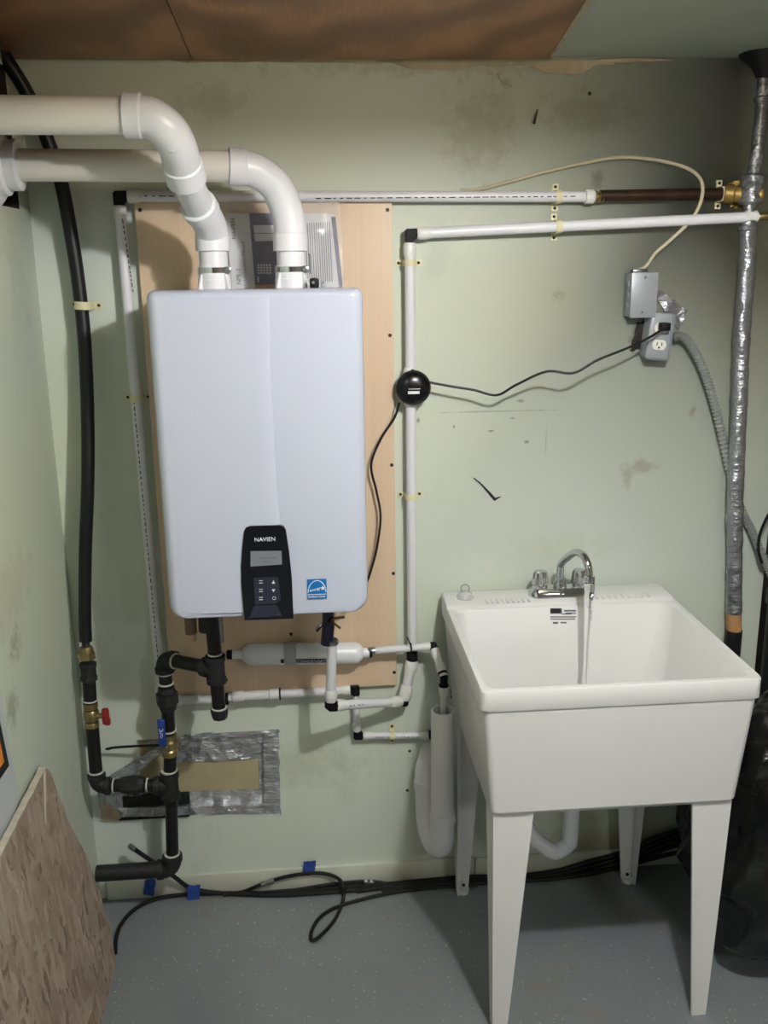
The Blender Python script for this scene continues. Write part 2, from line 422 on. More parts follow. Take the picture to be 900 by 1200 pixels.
def text(name, s, centre, right, up, width, m, parent, depth=.0004, height=None, label=None, bold=0.0):
    """lettering as thin raised print, fitted to width"""
    cu = bpy.data.curves.new(name, 'FONT'); cu.body = s; cu.align_x = 'CENTER'; cu.align_y = 'CENTER'; cu.extrude = .02; cu.resolution_u = 3; cu.offset = bold
    t = bpy.data.objects.new('tmp', cu); C.objects.link(t); bpy.context.view_layer.update()
    me = bpy.data.meshes.new_from_object(t.evaluated_get(bpy.context.evaluated_depsgraph_get()))
    bpy.data.objects.remove(t); bpy.data.curves.remove(cu)
    bm = nb(); bm.from_mesh(me); bpy.data.meshes.remove(me)
    xs = [v.co.x for v in bm.verts]; ys = [v.co.y for v in bm.verts]
    cx, cy = (min(xs)+max(xs))/2, (min(ys)+max(ys))/2; k = width/(max(xs)-min(xs)); ky = height/(max(ys)-min(ys)) if height else k
    right = V(right).normalized(); up = V(up).normalized(); nrm = right.cross(up)
    for v in bm.verts:
        v.co = V(centre) + right*((v.co.x-cx)*k) + up*((v.co.y-cy)*ky) + nrm*(v.co.z/.02*depth)
    return obj(name, bm, m, parent, label)
XR, ZU = V((1, 0, 0)), V((0, 0, 1))

# ================================================================== SETTING
H = 2.1636
XL, XE = -0.434, 1.405           # left wall, end of the back wall
# --- back wall, with the recessed access opening
hx0, hx1, hz0, hz1 = -0.30, 0.041, 0.268, 0.482
bm = nb()
xs = [XL-.12, hx0, hx1, XE]; zs = [-.02, hz0, hz1, H+.05]
for i in range(3):
    for j in range(3):
        if i == 1 and j == 1: continue
        quad(bm, (xs[i], 0, zs[j]), (xs[i+1], 0, zs[j]), (xs[i+1], 0, zs[j+1]), (xs[i], 0, zs[j+1]))
D = .020
for a, b in (((hx0, hz0), (hx1, hz0)), ((hx1, hz0), (hx1, hz1)), ((hx1, hz1), (hx0, hz1)), ((hx0, hz1), (hx0, hz0))):
    quad(bm, (a[0], 0, a[1]), (b[0], 0, b[1]), (b[0], D, b[1]), (a[0], D, a[1]))
quad(bm, (XE, 0, -.02), (XE, .12, -.02), (XE, .12, H+.05), (XE, 0, H+.05))
quad(bm, (XL-.12, .12, -.02), (XE, .12, -.02), (XE, .12, H+.05), (XL-.12, .12, H+.05))
bmesh.ops.remove_doubles(bm, verts=bm.verts, dist=1e-5)
wall_back = struct('wall_back', bm, 'wall')
# --- torn drywall paper along the top of the wall, wall screws and panel seam, bottom board
def strip(pts_top, pts_bot, Y):
    b = nb(); poly = [W(x, y, Y) for x, y in pts_top] + [W(x, y, Y) for x, y in reversed(pts_bot)]
    prism(b, poly, (0, -Y-.0005, 0)); return b
random.seed(3)
top = [(x, 66+ (x-230)*.011) for x in range(200, 721, 20)]
bot = [(x, 66+(x-230)*.011 + max(2, (5+7*abs(noise.noise(V((x*.02, 0, 0))))+ (6 if 470 < x < 560 else 0) + (10 if x > 620 else 0))*(1 if x < 690 else .3))) for x in range(200, 721, 20)]
obj('torn_paper_strip', strip(top, bot, -.004), 'plaster', wall_back, 'pale torn drywall paper along the ceiling edge')
obj('torn_paper_strip', strip([(700, 70), (740, 68), (790, 70)], [(700, 74), (740, 73), (790, 71)], -.004), 'plaster', wall_back)
b = nb(); tube(b, [W(x, y, -.003) for x, y in [(555, 560), (563, 566), (574, 578), (580, 585), (587, 582)]], [.001, .0015, .003, .004, .001], 6)
obj('torn_paint_curl', b, 'screw', wall_back, 'dark curl of torn paint')
b = nb(); tube(b, [W(x, y, -.002) for x, y in [(583, 86), (586, 93), (592, 99), (600, 101)]], .002, 6); obj('torn_paint_curl', b, 'plaster', wall_back)
b = nb(); tube(b, [W(x, y, -.002) for x, y in [(626, 145), (630, 128)]], [.003, .001], 6); obj('torn_paint_curl', b, 'screw', wall_back)
zt = W(450, 1010).z
b = nb(); box(b, (XL+.02, -.011, 0), (.62, 0, zt+.002), .002); struct('baseboard_back', b, 'trim')
b = nb(); box(b, (.622, -.011, 0), (XE-.03, 0, zt-.002), .002); struct('baseboard_back.001', b, 'trim')
# --- left wall with the vent opening
oy0, oy1, oz0, oz1 = -.80, -.081, 1.834, 2.125
bm = nb(); ys = [-5.0, oy0, oy1, .0]; zz = [-.02, oz0, oz1, H+.05]
for i in range(3):
    for j in range(3):
        if i == 1 and j == 1: continue
        quad(bm, (XL, ys[i], zz[j]), (XL, ys[i+1], zz[j]), (XL, ys[i+1], zz[j+1]), (XL, ys[i], zz[j+1]))
wall_left = struct('wall_left', bm, 'wall_left')
b = nb()
for a, c in (((oy0, oz0), (oy1, oz0)), ((oy1, oz0), (oy1, oz1)), ((oy1, oz1), (oy0, oz1)), ((oy0, oz1), (oy0, oz0))):
    quad(b, (XL, a[0], a[1]), (XL, c[0], c[1]), (XL-.35, c[0], c[1]), (XL-.35, a[0], a[1]))
quad(b, (XL-.35, oy0, oz0), (XL-.35, oy1, oz0), (XL-.35, oy1, oz1), (XL-.35, oy0, oz1))
obj('vent_opening', b, 'cavity', wall_left, 'dark opening in the wall for the vent pipes')
# --- floor, ceiling, the rest of the basement
b = nb(); box(b, (XL-.2, -5.1, -.1), (3.0, 1.3, 0)); struct('floor', b, 'floor')
b = nb(); box(b, (XL-.5, -5.1, H), (3.0, 1.3, H+.1)); struct('ceiling', b, 'ceiling')
b = nb(); box(b, (2.8, -5.1, 0), (2.9, 1.3, H)); struct('wall_right', b, 'block')
b = nb(); box(b, (XL-.1, -5.1, 0), (2.9, -5.0, H)); struct('wall_front', b, 'block')
b = nb(); box(b, (1.0, 1.15, 0), (2.9, 1.25, H)); struct('wall_far', b, 'dark_room')
b = nb(); box(b, (1.42, .12, 0), (1.46, 1.2, H)); struct('wall_far.001', b, 'dark_room')
# --- stained plywood sheets screwed under the ceiling
def ceil_pt(x, y): p = WZ(x, y, H-.013); return V((p.x, p.y, H-.013))
def extend(a, b, Y):  # along a->b until that Y
    t = (Y-a.y)/(b.y-a.y); return a+(b-a)*t
j0, j1 = ceil_pt(221, 61), ceil_pt(195, 0); e0, e1 = ceil_pt(645, 68), ceil_pt(690, 0)
yb = -.02
g = V((.0012, 0, 0))
A = [V((XL+.005, yb, H-.013)), extend(j0, j1, yb)-g, extend(j0, j1, -1.25)-g, V((XL+.005, -1.25, H-.013))]
B = [extend(j0, j1, yb)+g, extend(e0, e1, yb-.03), extend(e0, e1, -1.25), extend(j0, j1, -1.25)+g]
for poly, lab in ((A, 'left sheet of dark stained plywood on the ceiling, left of the seam'), (B, 'wide sheet of brown stained plywood on the ceiling, right of the seam')):
    b = nb(); prism(b, poly, (0, 0, .0125)); bmesh.ops.recalc_face_normals(b, faces=b.faces)
    solo('plywood_sheet', b, 'ply', lab, 'plywood', 'plywood sheets on the ceiling')
b = nb(); tube(b, [p-V((0, 0, .001)) for p in (extend(e0, e1, -.08), extend(e0, e1, -.55), extend(e0, e1, -1.2))], [.003, .005, .003], 6)
obj('torn_edge', b, 'plaster', bpy.data.objects['plywood_sheet.001'], 'pale splintered edge')

# --- the shallow lamp on the ceiling in front of the tub (above the frame)
lam = thing('ceiling_lamp', 'round frosted ceiling lamp hanging above and in front of the tub', 'lamp', (LX, LY, 2.015))
b = nb(); lathe(b, (LX, LY, H-.001), (0, 0, -1), [(0, .16), (.02, .235), (.126, .25)], 40); bmesh.ops.delete(b, geom=[f for f in b.faces if len(f.verts) > 10], context='FACES_ONLY'); obj('shade', b, 'lamp_metal', lam)
b = nb(); cyl(b, (LX, LY, H-.006), (LX, LY, LZ+.045), .02); obj('socket', b, 'ivory', lam)
# ================================================================== LAUNDRY TUB
SX, SW, SB, SD, SH = .51845, .59353, -.0265, .57265, .8745
X0, X1, Y1, Y0 = SX, SX+SW, SB, SB-SD        # Y0 front
RT = SH-.009                                   # rim top
def rrect(x0, x1, y0, y1, z, r, k=5):
    out = []
    for cx, cy, a in ((x1-r, y0+r, -PI/2), (x1-r, y1-r, 0), (x0+r, y1-r, PI/2), (x0+r, y0+r, PI)):
        for i in range(k+1):
            t = a+PI/2*i/k; out.append(V((cx+r*math.cos(t), cy+r*math.sin(t), z)))
    return out
def loft(bm, loops, cap0=True, cap1=True):
    R = [[bm.verts.new(p) for p in L] for L in loops]; n = len(R[0])
    for a, b in zip(R, R[1:]):
        for i in range(n): bm.faces.new((a[i], a[(i+1) % n], b[(i+1) % n], b[i]))
    if cap0: bm.faces.new(R[0][::-1])
    if cap1: bm.faces.new(R[-1])
sink = thing('laundry_tub', 'white freestanding plastic laundry tub on four tapered legs', 'utility sink', ((X0+X1)/2, (Y0+Y1)/2, 0))
TB = .566
bm = nb()
loft(bm, [rrect(X0+.034, X1-.034, Y0+.022, Y1-.022, TB, .018), rrect(X0+.026, X1-.026, Y0+.012, Y1-.014, TB+.012, .02),
          rrect(X0+.006, X1-.006, Y0+.004, Y1-.004, RT-.047, .016), rrect(X0+.003, X1-.003, Y0+.001, Y1-.002, RT-.0465, .016),
          rrect(X0, X1, Y0, Y1, RT-.044, .016), rrect(X0, X1, Y0, Y1, RT-.0035, .016), rrect(X0+.002, X1-.002, Y0+.002, Y1-.002, RT, .016),
          rrect(X0+.013, X1-.013, Y0+.013, Y1-.105, RT, .025), rrect(X0+.018, X1-.018, Y0+.018, Y1-.110, RT-.006, .03),
          rrect(X0+.044, X1-.044, Y0+.040, Y1-.135, TB+.05, .05), rrect(X0+.08, X1-.08, Y0+.09, Y1-.17, TB+.022, .05)])
obj('basin', bm, 'tub', sink)
# raised rear ledge that runs down into the side rims
bm = nb(); L = []
for (x, dz) in [(X0, 0), (X0+.0015, .008), (X0+.005, .011), (X1-.016, .0115), (X1-.010, .011), (X1-.004, .007), (X1, 0)]:
    L.append([V((x, Y1, RT-.004)), V((x, Y1, RT-.001+dz)), V((x, Y1-.004, RT+dz)), V((x, Y1-.088+(.01 if dz == 0 else 0), RT-.0005+dz)), V((x, Y1-.098, RT-.003+dz*.6)), V((x, Y1-.104, RT-.004))])
loft(bm, L); obj('back_ledge', bm, 'tub', sink)
rm = None
for (xa, xb) in ((570, 618), (697, 757)):
    for i in range(9):
        p = W(xa+(xb-xa)*i/8, 706, Y1-.075)
        b = nb(); box(b, (p.x-.003, Y1-.095, RT+.009), (p.x+.003, Y1-.07, RT+.0135), .0015); obj('soap_ridge', b, 'tub', sink)
def tub_leg(cx, cy, dx, dy, foot):
    """L-section leg tapering to the floor; (cx, cy) is its outer corner at the top, (dx, dy) points inwards"""
    b = nb(); zt_, t = TB+.004, .007
    wt, wb = .088, .034; lean = .010
    def P(u, v, z):
        k = 1-z/zt_; return V((cx+dx*(lean*k+u), cy+dy*(lean*k+v), z))
    zs_ = [0, .012, zt_*.35, zt_*.7, zt_]
    wz = lambda z: wb+(wt-wb)*z/zt_
    loft(b, [[P(0, 0, z), P(wz(z), 0, z), P(wz(z), t, z), P(t, t, z), P(t, wz(z)*.9, z), P(0, wz(z)*.9, z)] for z in zs_])
    o = obj('leg', b, 'leg', sink)
    if foot:
        f = nb(); cyl(f, P(.018, .014, 0), P(.018, .014, .012), .017); obj('foot_pad', f, 'leg', o)
        f = nb(); c = P(.020, .004, .022); cyl(f, c+V((0, -.010, 0)), c+V((0, .004, 0)), .010); obj('bolt_ring', f, 'leg', o)
        f = nb(); cyl(f, c+V((0, -.012, 0)), c+V((0, .003, 0)), .005); obj('bolt', f, 'screw', o)
    return o
tub_leg(X0+.034, Y0+.022, 1, 1, False); tub_leg(X1-.034, Y0+.022, -1, 1, False)
tub_leg(X0+.030, Y1-.022, 1, -1, True); tub_leg(X1-.034, Y1-.022, -1, -1, True)
# printed label on the rear inside wall of the basin
yw = Y1-.1185
def bw(x, y):   # on the sloping rear wall of the basin
    p = W(x, y, yw)
    for _ in range(4):
        t = (RT-.006-p.z)/((RT-.006)-(TB+.05)); p = W(x, y, Y1-.110-.025*max(0, t)-.0012)
    return p
b = nb(); prism(b, [bw(645, 713), bw(657, 713), bw(657, 719), bw(645, 719)], (0, .001, 0)); obj('maker_label', b, 'ink', sink, 'black and white printed maker label')
for (x0, x1, y0, y1) in [(657, 658.5, 713, 719), (658, 670, 719, 720), (661, 675, 715, 716.5), (663, 675, 718, 719), (645, 675, 722.5, 723.5), (645, 674, 725, 726), (648, 654, 729, 731), (657, 664, 729, 730.5)]:
    b = nb(); prism(b, [bw(x0, y0), bw(x1, y0), bw(x1, y1), bw(x0, y1)], (0, .001, 0)); obj('print_line', b, 'ink_grey', bpy.data.objects['maker_label'])

# ---- faucet
fy = Y1-.052; fz = RT+.0105
p0 = W(655, 702, fy); fx = p0.x
fa = thing('faucet', 'chrome two-handle faucet on the rear ledge of the tub', 'faucet', (fx, fy, fz))
b = nb(); loft(b, [rrect(fx-.080, fx+.080, fy-.027, fy+.027, fz, .024), rrect(fx-.079, fx+.079, fy-.026, fy+.026, fz+.012, .024), rrect(fx-.070, fx+.070, fy-.018, fy+.018, fz+.022, .016)])
obj('base', b, 'chrome', fa)
for dx in (-.051, .051):
    b = nb(); cyl(b, (fx+dx, fy, fz+.020), (fx+dx, fy, fz+.030), .019); h0 = obj('handle', b, 'chrome', fa)
    b = nb(); rings = []
    for z, r in ((.030, .018), (.034, .020), (.060, .0175), (.066, .014)):
        rings.append([V((fx+dx+r*(1+.09*math.cos(8*t))*math.cos(t), fy+r*(1+.09*math.cos(8*t))*math.sin(t), fz+z)) for t in [2*PI*k/48 for k in range(48)]])
    loft(b, rings); obj('knob', b, 'chrome', h0)
sp = [V((fx, fy-.002, fz+.018)), V((fx, fy-.002, fz+.070)), V((fx+.001, fy-.012, fz+.090)), V((fx+.013, fy-.072, fz+.134)), V((fx+.024, fy-.108, fz+.140)), V((fx+.031, fy-.130, fz+.122)), V((fx+.034, fy-.138, fz+.094))]
b = nb(); lathe(b, (fx, fy-.002, fz+.02), (0, 0, 1), [(0, .017), (.012, .017), (.02, .012), (.026, .010)]); obj('spout_socket', b, 'chrome', fa)
b = nb(); tube(b, smooth(sp, 8), .0096, 16); spo = obj('spout', b, 'chrome', fa)
e = sp[-1]
b = nb(); lathe(b, e+V((0, 0, .004)), (0.02, -.05, -1), [(0, .009), (.003, .0135), (.016, .0135), (.019, .011)]); obj('aerator', b, 'chrome', spo)
# running water
b = nb(); pts = []; rr = []
wy, wx = e.y-.001, e.x+.0005
for i in range(30):
    t = i/29; z = e.z-.016-(e.z-.016-(TB+.0235))*t
    pts.append(V((wx+.0012*noise.noise(V((t*9, 1, 0))), wy-.002*t, z))); rr.append((.0128-.0062*min(1, t*2.2))*(1+.18*noise.noise(V((t*14, 5, 0)))))
tube(b, pts, rr, 14); solo('water_stream', b, 'water', 'clear stream of water running from the faucet into the tub', 'water')
# clear drain stopper with a wire ring, on the ledge
p = W(545, 699, Y1-.05); p.z = RT+.0112
st = thing('drain_stopper', 'clear plastic drain stopper with wire ring on the left end of the tub ledge', 'stopper', p)
b = nb(); lathe(b, p, (0, 0, 1), [(0, .020), (.003, .022), (.008, .019), (.012, .018), (.015, .009), (.018, .006)]); obj('plug', b, 'clear_soft', st)
b = nb(); tube(b, [p+V((.011*math.cos(t), 0, .026+.010*math.sin(t))) for t in [2*PI*k/24 for k in range(25)]], .0012, 6); obj('wire_ring', b, 'steel', st)

# ---- sink trap under the tub
b = nb()
dp = V((W(668, 985, -.30).x, -.30, TB+.002))
tr = thing('sink_trap', 'white plastic drain trap hanging under the tub', 'drain pipe', (dp.x, dp.y, .42))
dp2 = dp
zb = W(655, 997, -.30).z
xl = W(622, 975, -.30).x
path = [dp, V((dp.x, dp.y, zb+.05)), V((dp.x-.006, dp.y, zb+.018)), V((dp.x-.03, dp.y, zb)), V(((dp.x+xl)/2, dp.y, zb+.004)), V((xl+.012, dp.y+.02, zb+.03)), V((xl-.004, dp.y+.05, zb+.06)), V((xl-.006, dp.y+.12, zb+.07)), V((xl-.006, -.001, zb+.072))]
tube(b, smooth(path, 8), .0195, 18); obj('trap_bend', b, 'pvc', tr)
b = nb(); collar(b, (dp.x, dp.y, TB-.02), (0, 0, 1), .016, .027); obj('slip_nut', b, 'pvc', tr)

# ================================================================== PLYWOOD BACKBOARD
TL, BR_ = W(157, 237, -.018), W(465, 803, -.018)
bx0, bx1, bz0, bz1 = TL.x, BR_.x, BR_.z, TL.z
bd = thing('backboard', 'pale birch plywood backboard on the wall behind the water heater', 'board', ((bx0+bx1)/2, -.009, bz0))
b = nb(); box(b, (bx0, -.018, bz0), (bx1, -.0002, bz1), .0012, 1); obj('panel', b, 'board', bd)
for (x, y) in [(454, 246), (457, 393), (459, 545), (461, 672), (462, 788), (341, 743), (265, 797), (164, 246)]:
    p = W(x, y, -.0185); b = nb(); lathe(b, p+V((0, .003, 0)), (0, -1, 0), [(0, .0045), (.0036, .0045), (.0044, .0035), (.004, .0015)], 12); obj('screw', b, 'screw', bd)

# ================================================================== WATER HEATER
hX, hZ, hY, hW, hH = -.12796, .96021, -.36258, .4342, .69985
he = thing('water_heater', 'white wall-hung tankless water heater with black control panel', 'water heater', (hX+hW/2, -.19, hZ))
def houtline(x0, x1, z0, z1, rt, rb, y, k=7):
    out = []
    x0 -= .003; x1 += .002
    for cx, cz, a, r in ((x1-rb, z0+rb, -PI/2, rb), (x1-rt, z1-rt, 0, rt), (x0+rt, z1-rt, PI/2, rt), (x0+rb, z0+rb, PI, rb)):
        for i in range(k+1):
            t = a+PI/2*i/k; out.append(V((cx+r*math.cos(t), y, cz+r*math.sin(t))))
    return out
b = nb(); L = []
for (y, ins) in [(-.0185, .004), (hY+.105, .004)]:
    L.append(houtline(hX+ins, hX+hW-ins, hZ+.012, hZ+hH-ins, .010, .014, y))
loft(b, L); obj('rear_case', b, 'white_heater', he)
b = nb(); L = [houtline(hX, hX+hW, hZ+.004, hZ+hH, .016, .036, hY+.10), houtline(hX, hX+hW, hZ-.006, hZ+hH, .016, .036, hY+.03)]
R = .024
for i in range(1, 8):
    t = PI/2*i/7; ins = R*(1-math.cos(t)); yy = hY+.03-(.03-.004)*math.sin(t)
    L.append(houtline(hX+ins, hX+hW-ins, hZ-.006+ins*.28, hZ+hH-ins*.6, max(.003, .016-ins*.4), max(.006, .036-ins*.7), yy))
loft(b, L); fc = obj('front_cover', b, 'white_heater', he)
# raised left half of the cover, ending in the long curved seam
fy_ = hY+.004
def fp(x, y, Y=None): return W(x, y, (hY if Y is None else Y)-.003)
seam = [fp(x, y) for x, y in [(316, 343), (316.5, 400), (318, 450), (320.5, 500), (323, 550), (326, 590), (329, 620), (331, 660), (333, 722)]]
seam = smooth(seam, 4)
def seam_x(z):
    for a, c in zip(seam, seam[1:]):
        if c.z <= z <= a.z: return a.x+(c.x-a.x)*(a.z-z)/(a.z-c.z)
    return seam[0].x if z > seam[0].z else seam[-1].x
b = nb()
zb0, zt0 = hZ+.010, hZ+hH-.017; n = 28; rows = []
for i in range(n+1):
    z = zb0+(zt0-zb0)*i/n; xs0 = hX+.024+ max(0, .030-(z-zb0))*.35; xe = seam_x(z)
    rows.append([V((xs0, fy_+.0006, z)), V((xs0+.03, fy_-.0026, z)), V((xs0+.08, fy_-.0050, z)), V((xe-.03, fy_-.0064, z)), V((xe-.010, fy_-.0058, z)), V((xe-.003, fy_-.0030, z)), V((xe, fy_+.0006, z))])
R0 = [[b.verts.new(p) for p in r] for r in rows]
for i in range(n):
    for k in range(6): b.faces.new((R0[i][k], R0[i][k+1], R0[i+1][k+1], R0[i+1][k]))
for ri in (R0[0], R0[-1]): b.faces.new(ri)
obj('left_front_panel', b, 'white_heater', fc)
# control panel
cp = [(286.5, 727), (283, 686), (282.6, 664), (284, 642), (286, 623), (288, 618.5), (293, 616.5), (328, 615.5), (332.5, 617), (335, 621), (339, 648), (342, 678), (344, 725)]
b = nb(); prism(b, [fp(x, y, hY-.003) for x, y in cp], (0, .008, 0)); bmesh.ops.recalc_face_normals(b, faces=b.faces)
bmesh.ops.bevel(b, geom=[e_ for e_ in b.edges if all(abs(v.co.y-(hY-.003)) < 1e-5 for v in e_.verts)], offset=.0018, segments=2, affect='EDGES')
cpo = obj('control_panel', b, 'panel_black', he, 'glossy black control panel')
text('lettering', 'NAVIEN', fp(310.5, 632, hY-.0033), XR, ZU, (fp(322.5, 632)-fp(298.5, 632)).x, 'print_white', cpo, bold=.004)
def plate(name, pts, m, parent, y0=-.0034, d=.003, label=None):
    b = nb(); prism(b, [fp(x, y, hY+y0) for x, y in pts], (0, d, 0)); return obj(name, b, m, parent, label)
dsp = plate('display', [(293.5, 646), (330, 645.5), (330.5, 661.5), (293.5, 664)], 'lcd', cpo, -.0038, label='grey display screen')
for (x0, x1, y) in ((305, 312, 653.5), (314, 323, 653), (308, 320, 658)):
    plate('display_text', [(x0, y), (x1, y-.3), (x1, y+1), (x0, y+1.2)], 'ink_grey', dsp, -.0041, .0003)
plate('button_pad', [(297, 677), (326, 676), (329, 703), (323, 707.5), (299, 708.5)], 'panel_lower', cpo, -.0036)
plate('lower_flap', [(298, 709.5), (324, 708.5), (331, 722), (292, 724)], 'panel_lower', cpo, -.0040, .003)
for pts in ([(318.5, 684), (322.5, 684), (320.5, 680)], [(318.5, 690.5), (322.5, 690.5), (320.5, 694)]):
    plate('arrow_button', pts, 'print_white', cpo, -.0041)
b = nb(); c = fp(321.3, 701, hY-.0038); tube(b, [c+V((.0035*math.cos(t), 0, .0035*math.sin(t))) for t in [2*PI*k/16 for k in range(17)]], .0005, 6); obj('round_button', b, 'print_white', cpo)
for y in (682, 692, 701.5):
    plate('small_button', [(303.6, y-1.6), (308, y-1.7), (308, y-1.1), (303.6, y-1)], 'print_white', cpo, -.0041)
    plate('small_button', [(303.6, y+1), (308, y+.9), (308, y+1.6), (303.6, y+1.7)], 'print_white', cpo, -.0041)
# blue efficiency sticker
stq = [(360, 679), (382.6, 678.2), (383.2, 701.3), (360.4, 702.3)]
b = nb(); prism(b, [fp(x, y, hY+.0036) for x, y in stq], (0, .001, 0)); sk = obj('energy_sticker', b, 'sticker_blue', he, 'square blue energy sticker with white arc and star')
yS = .0033
def sq(u, v): # 0..1 in the sticker, v down
    a = V((360, 679)); return (360+22.8*u, 679+23.2*v - .9*u)
arc = [fp(*sq(.5+.46*math.cos(t), .68-.60*math.sin(t)), hY+yS) for t in [PI*k/20 for k in range(21)]]
b = nb(); tube(b, arc, .0009, 6); obj('white_arc', b, 'print_white', sk)
text('script_word', 'energy', fp(*sq(.40, .56), hY+yS), V((1, 0, .22)), V((-.22, 0, 1)), .024, 'print_white', sk, .0003, bold=.012)
b = nb(); c = fp(*sq(.80, .47), hY+yS)
prism(b, [c+V(((.0062 if k % 2 == 0 else .0026)*math.sin(PI*k/5), 0, (.0062 if k % 2 == 0 else .0026)*math.cos(PI*k/5))) for k in range(10)], (0, .0005, 0)); obj('star', b, 'print_white', sk)
b = nb(); prism(b, [fp(*sq(u, v), hY+yS) for u, v in ((.02, .76), (.98, .76), (.98, .79), (.02, .79))], (0, .0005, 0)); obj('white_rule', b, 'print_white', sk)
text('lettering', 'ENERGY STAR', fp(*sq(.5, .895), hY+yS), XR, ZU, .037, 'print_white', sk, .0003, bold=.01)
# vent collars with steel band clamps
vt = hZ+hH-.004
VX1, VX2, VY = W(252, 336, -.22).x, W(342, 335, -.22).x, -.22
for vx in (VX1, VX2):
    b = nb(); lathe(b, (vx, VY, vt), (0, 0, 1), [(0, .0355), (.022, .0355), (.023, .0345), (.036, .0345), (.037, .033), (.050, .033), (.051, .0318)])
    col = obj('vent_collar', b, 'pvc', he)
    for k in range(4):
        a = PI/4+k*PI/2; b = nb(); q = V((math.cos(a), math.sin(a), 0)); s_ = V((-q.y, q.x, 0))*.002; c = V((vx, VY, vt))
        prism(b, [c+q*.034-s_, c+q*.047-s_, c+q*.037-s_+V((0, 0, .034)), c+q*.034-s_+V((0, 0, .034))], s_*2); obj('rib', b, 'pvc', col)
    b = nb(); lathe(b, (vx, VY, vt+.036), (0, 0, 1), [(0, .0338), (.0005, .0352), (.0115, .0352), (.012, .0338)], 32); cl = obj('band_clamp', b, 'chrome', col, 'steel worm-drive band clamp')
    sx_ = vx+.030; b = nb(); box(b, (sx_-.006, VY-.030, vt+.036), (sx_+.008, VY-.018, vt+.049), .002); obj('clamp_screw', b, 'steel', cl)
# black connectors on top by the right collar
b = nb(); p = W(367, 328, -.28); box(b, (p.x-.008, p.y-.008, hZ+hH-.003), (p.x+.012, p.y+.012, hZ+hH+.020), .006); obj('cable_gland', b, 'black_fit', he)
b = nb(); p = W(379, 332, -.28); box(b, (p.x-.006, p.y-.008, hZ+hH-.003), (p.x+.008, p.y+.012, hZ+hH+.009), .003); obj('cable_gland', b, 'grey_box', he)
for x in (367, 378):
    b = nb(); p = W(x, 331, -.2895); cyl(b, p, p+V((0, .004, 0)), .0032); obj('gland_screw', b, 'steel', he)
# bottom stubs
def stub(x, y0, y1, Y, r0, m, nm, r1=None):
    a = W(x, y1, Y); b = nb(); tube(b, [V((a.x, Y, hZ+.014)), a], [r0, r1 or r0], 14); return obj(nm, b, m, he)
b = nb(); box(b, (hX+.015, -.25, hZ-.006), (hX+.10, -.06, hZ+.014), .003); obj('bottom_plate', b, 'black_fit', he)
stub(224, 735, 742, -.20, .014, 'brown_fit', 'drain_fitting'); stub(225, 735, 751, -.20, .010, 'tan_fit', 'drain_fitting')
stub(258, 735, 752, -.15, .010, 'steel', 'relief_fitting')
stub(243, 735, 739, -.20, .020, 'iron_fit', 'gas_inlet')
# relief valve and wires at the right underside
vx = W(385, 735, -.20)
b = nb(); tube(b, [V((vx.x, -.20, hZ+.014)), W(385, 733, -.20), W(383, 755, -.20)], [.012, .015, .015], 10); vl = obj('isolation_valve', b, 'dkblue', he, 'dark blue isolation valve')
random.seed(4)
for i in range(8):
    a = W(385, 728, -.21); q = a+V((random.uniform(-.045, .045), random.uniform(-.03, .02), random.uniform(-.022, .012)))
    b = nb(); tube(b, smooth([a, (a+q)/2+V((0, -.008, .006)), q], 4), .0028, 6); obj('wire', b, ['iron_fit', 'steel', 'copper', 'black_fit'][i % 4], vl)

# ================================================================== VENT PIPES
def vent_hub(parent, a, b_, r=.0372):
    d = (b_-a); b = nb(); lathe(b, a, d, [(0, .031), (.0005, r), (d.length-.003, r), (d.length, r-.003)], 28); return obj('hub', b, 'pvc', parent)
def pts3(L): return [W(x, y, Y) for x, y, Y in L]
# exhaust: rises, leans forward and leaves through the left wall
v1 = thing('exhaust_vent_pipe', 'white vent pipe nearest the ceiling, leaning forward from the heater with elbows', 'vent pipe', (VX1, VY, vt+.05))
a0 = V((VX1, VY, vt+.030)); a1 = W(250, 292, VY); a1.x = VX1; a1.y = VY
b = nb(); tube(b, [a0, a1], .0302, 24); obj('pipe', b, 'pvc', v1)
q = pts3([(249.5, 291, -.22), (249, 276, -.222), (245, 262, -.245), (237, 248, -.285), (231, 239, -.31)]); q[0] = a1.copy()
b = nb(); tube(b, smooth(q, 6), .0345, 26); e1_ = obj('elbow', b, 'pvc', v1)
o = vent_hub(v1, a1-V((0, 0, .004)), a1+V((0, 0, .030)), .0365)
d2 = (q[-1]-q[-2]).normalized(); vent_hub(v1, q[-1]-d2*.030, q[-1], .0375)
m0, m1 = q[-1]-d2*.01, W(217, 207, -.405)
b = nb(); tube(b, [m0, m1], .0302, 24); pp = obj('pipe', b, 'pvc', v1)
b = nb(); c = (m0*.55+m1*.45)+V((-.002, -.0305, .004)); box(b, c+V((-.012, 0, -.0018)), c+V((.012, .002, .0012))); obj('print_mark', b, 'ink_grey', pp)
q2 = pts3([(218, 209, -.40), (213, 191, -.43), (208, 172, -.465), (197, 153, -.49), (180, 140, -.50), (164, 136, -.50)])
b = nb(); tube(b, smooth(q2, 6), .0355, 26); el = obj('elbow', b, 'pvc', v1)
d3 = (q2[1]-q2[0]).normalized(); vent_hub(v1, q2[0]-d3*.004, q2[0]+d3*.040, .0385)
vent_hub(v1, W(146, 135, -.50), W(167, 136, -.50), .039)
b = nb(); c = W(203, 172, -.505); lathe(b, c+V((0, .02, 0)), (-.1, -1, .15), [(0, .013), (.016, .013), (.019, .0115)]); obj('boss', b, 'pvc', el)
pr = W(150, 135.5, -.50); pl = W(0, 134.5, -.50); pl = pr+(pl-pr).normalized()*.85
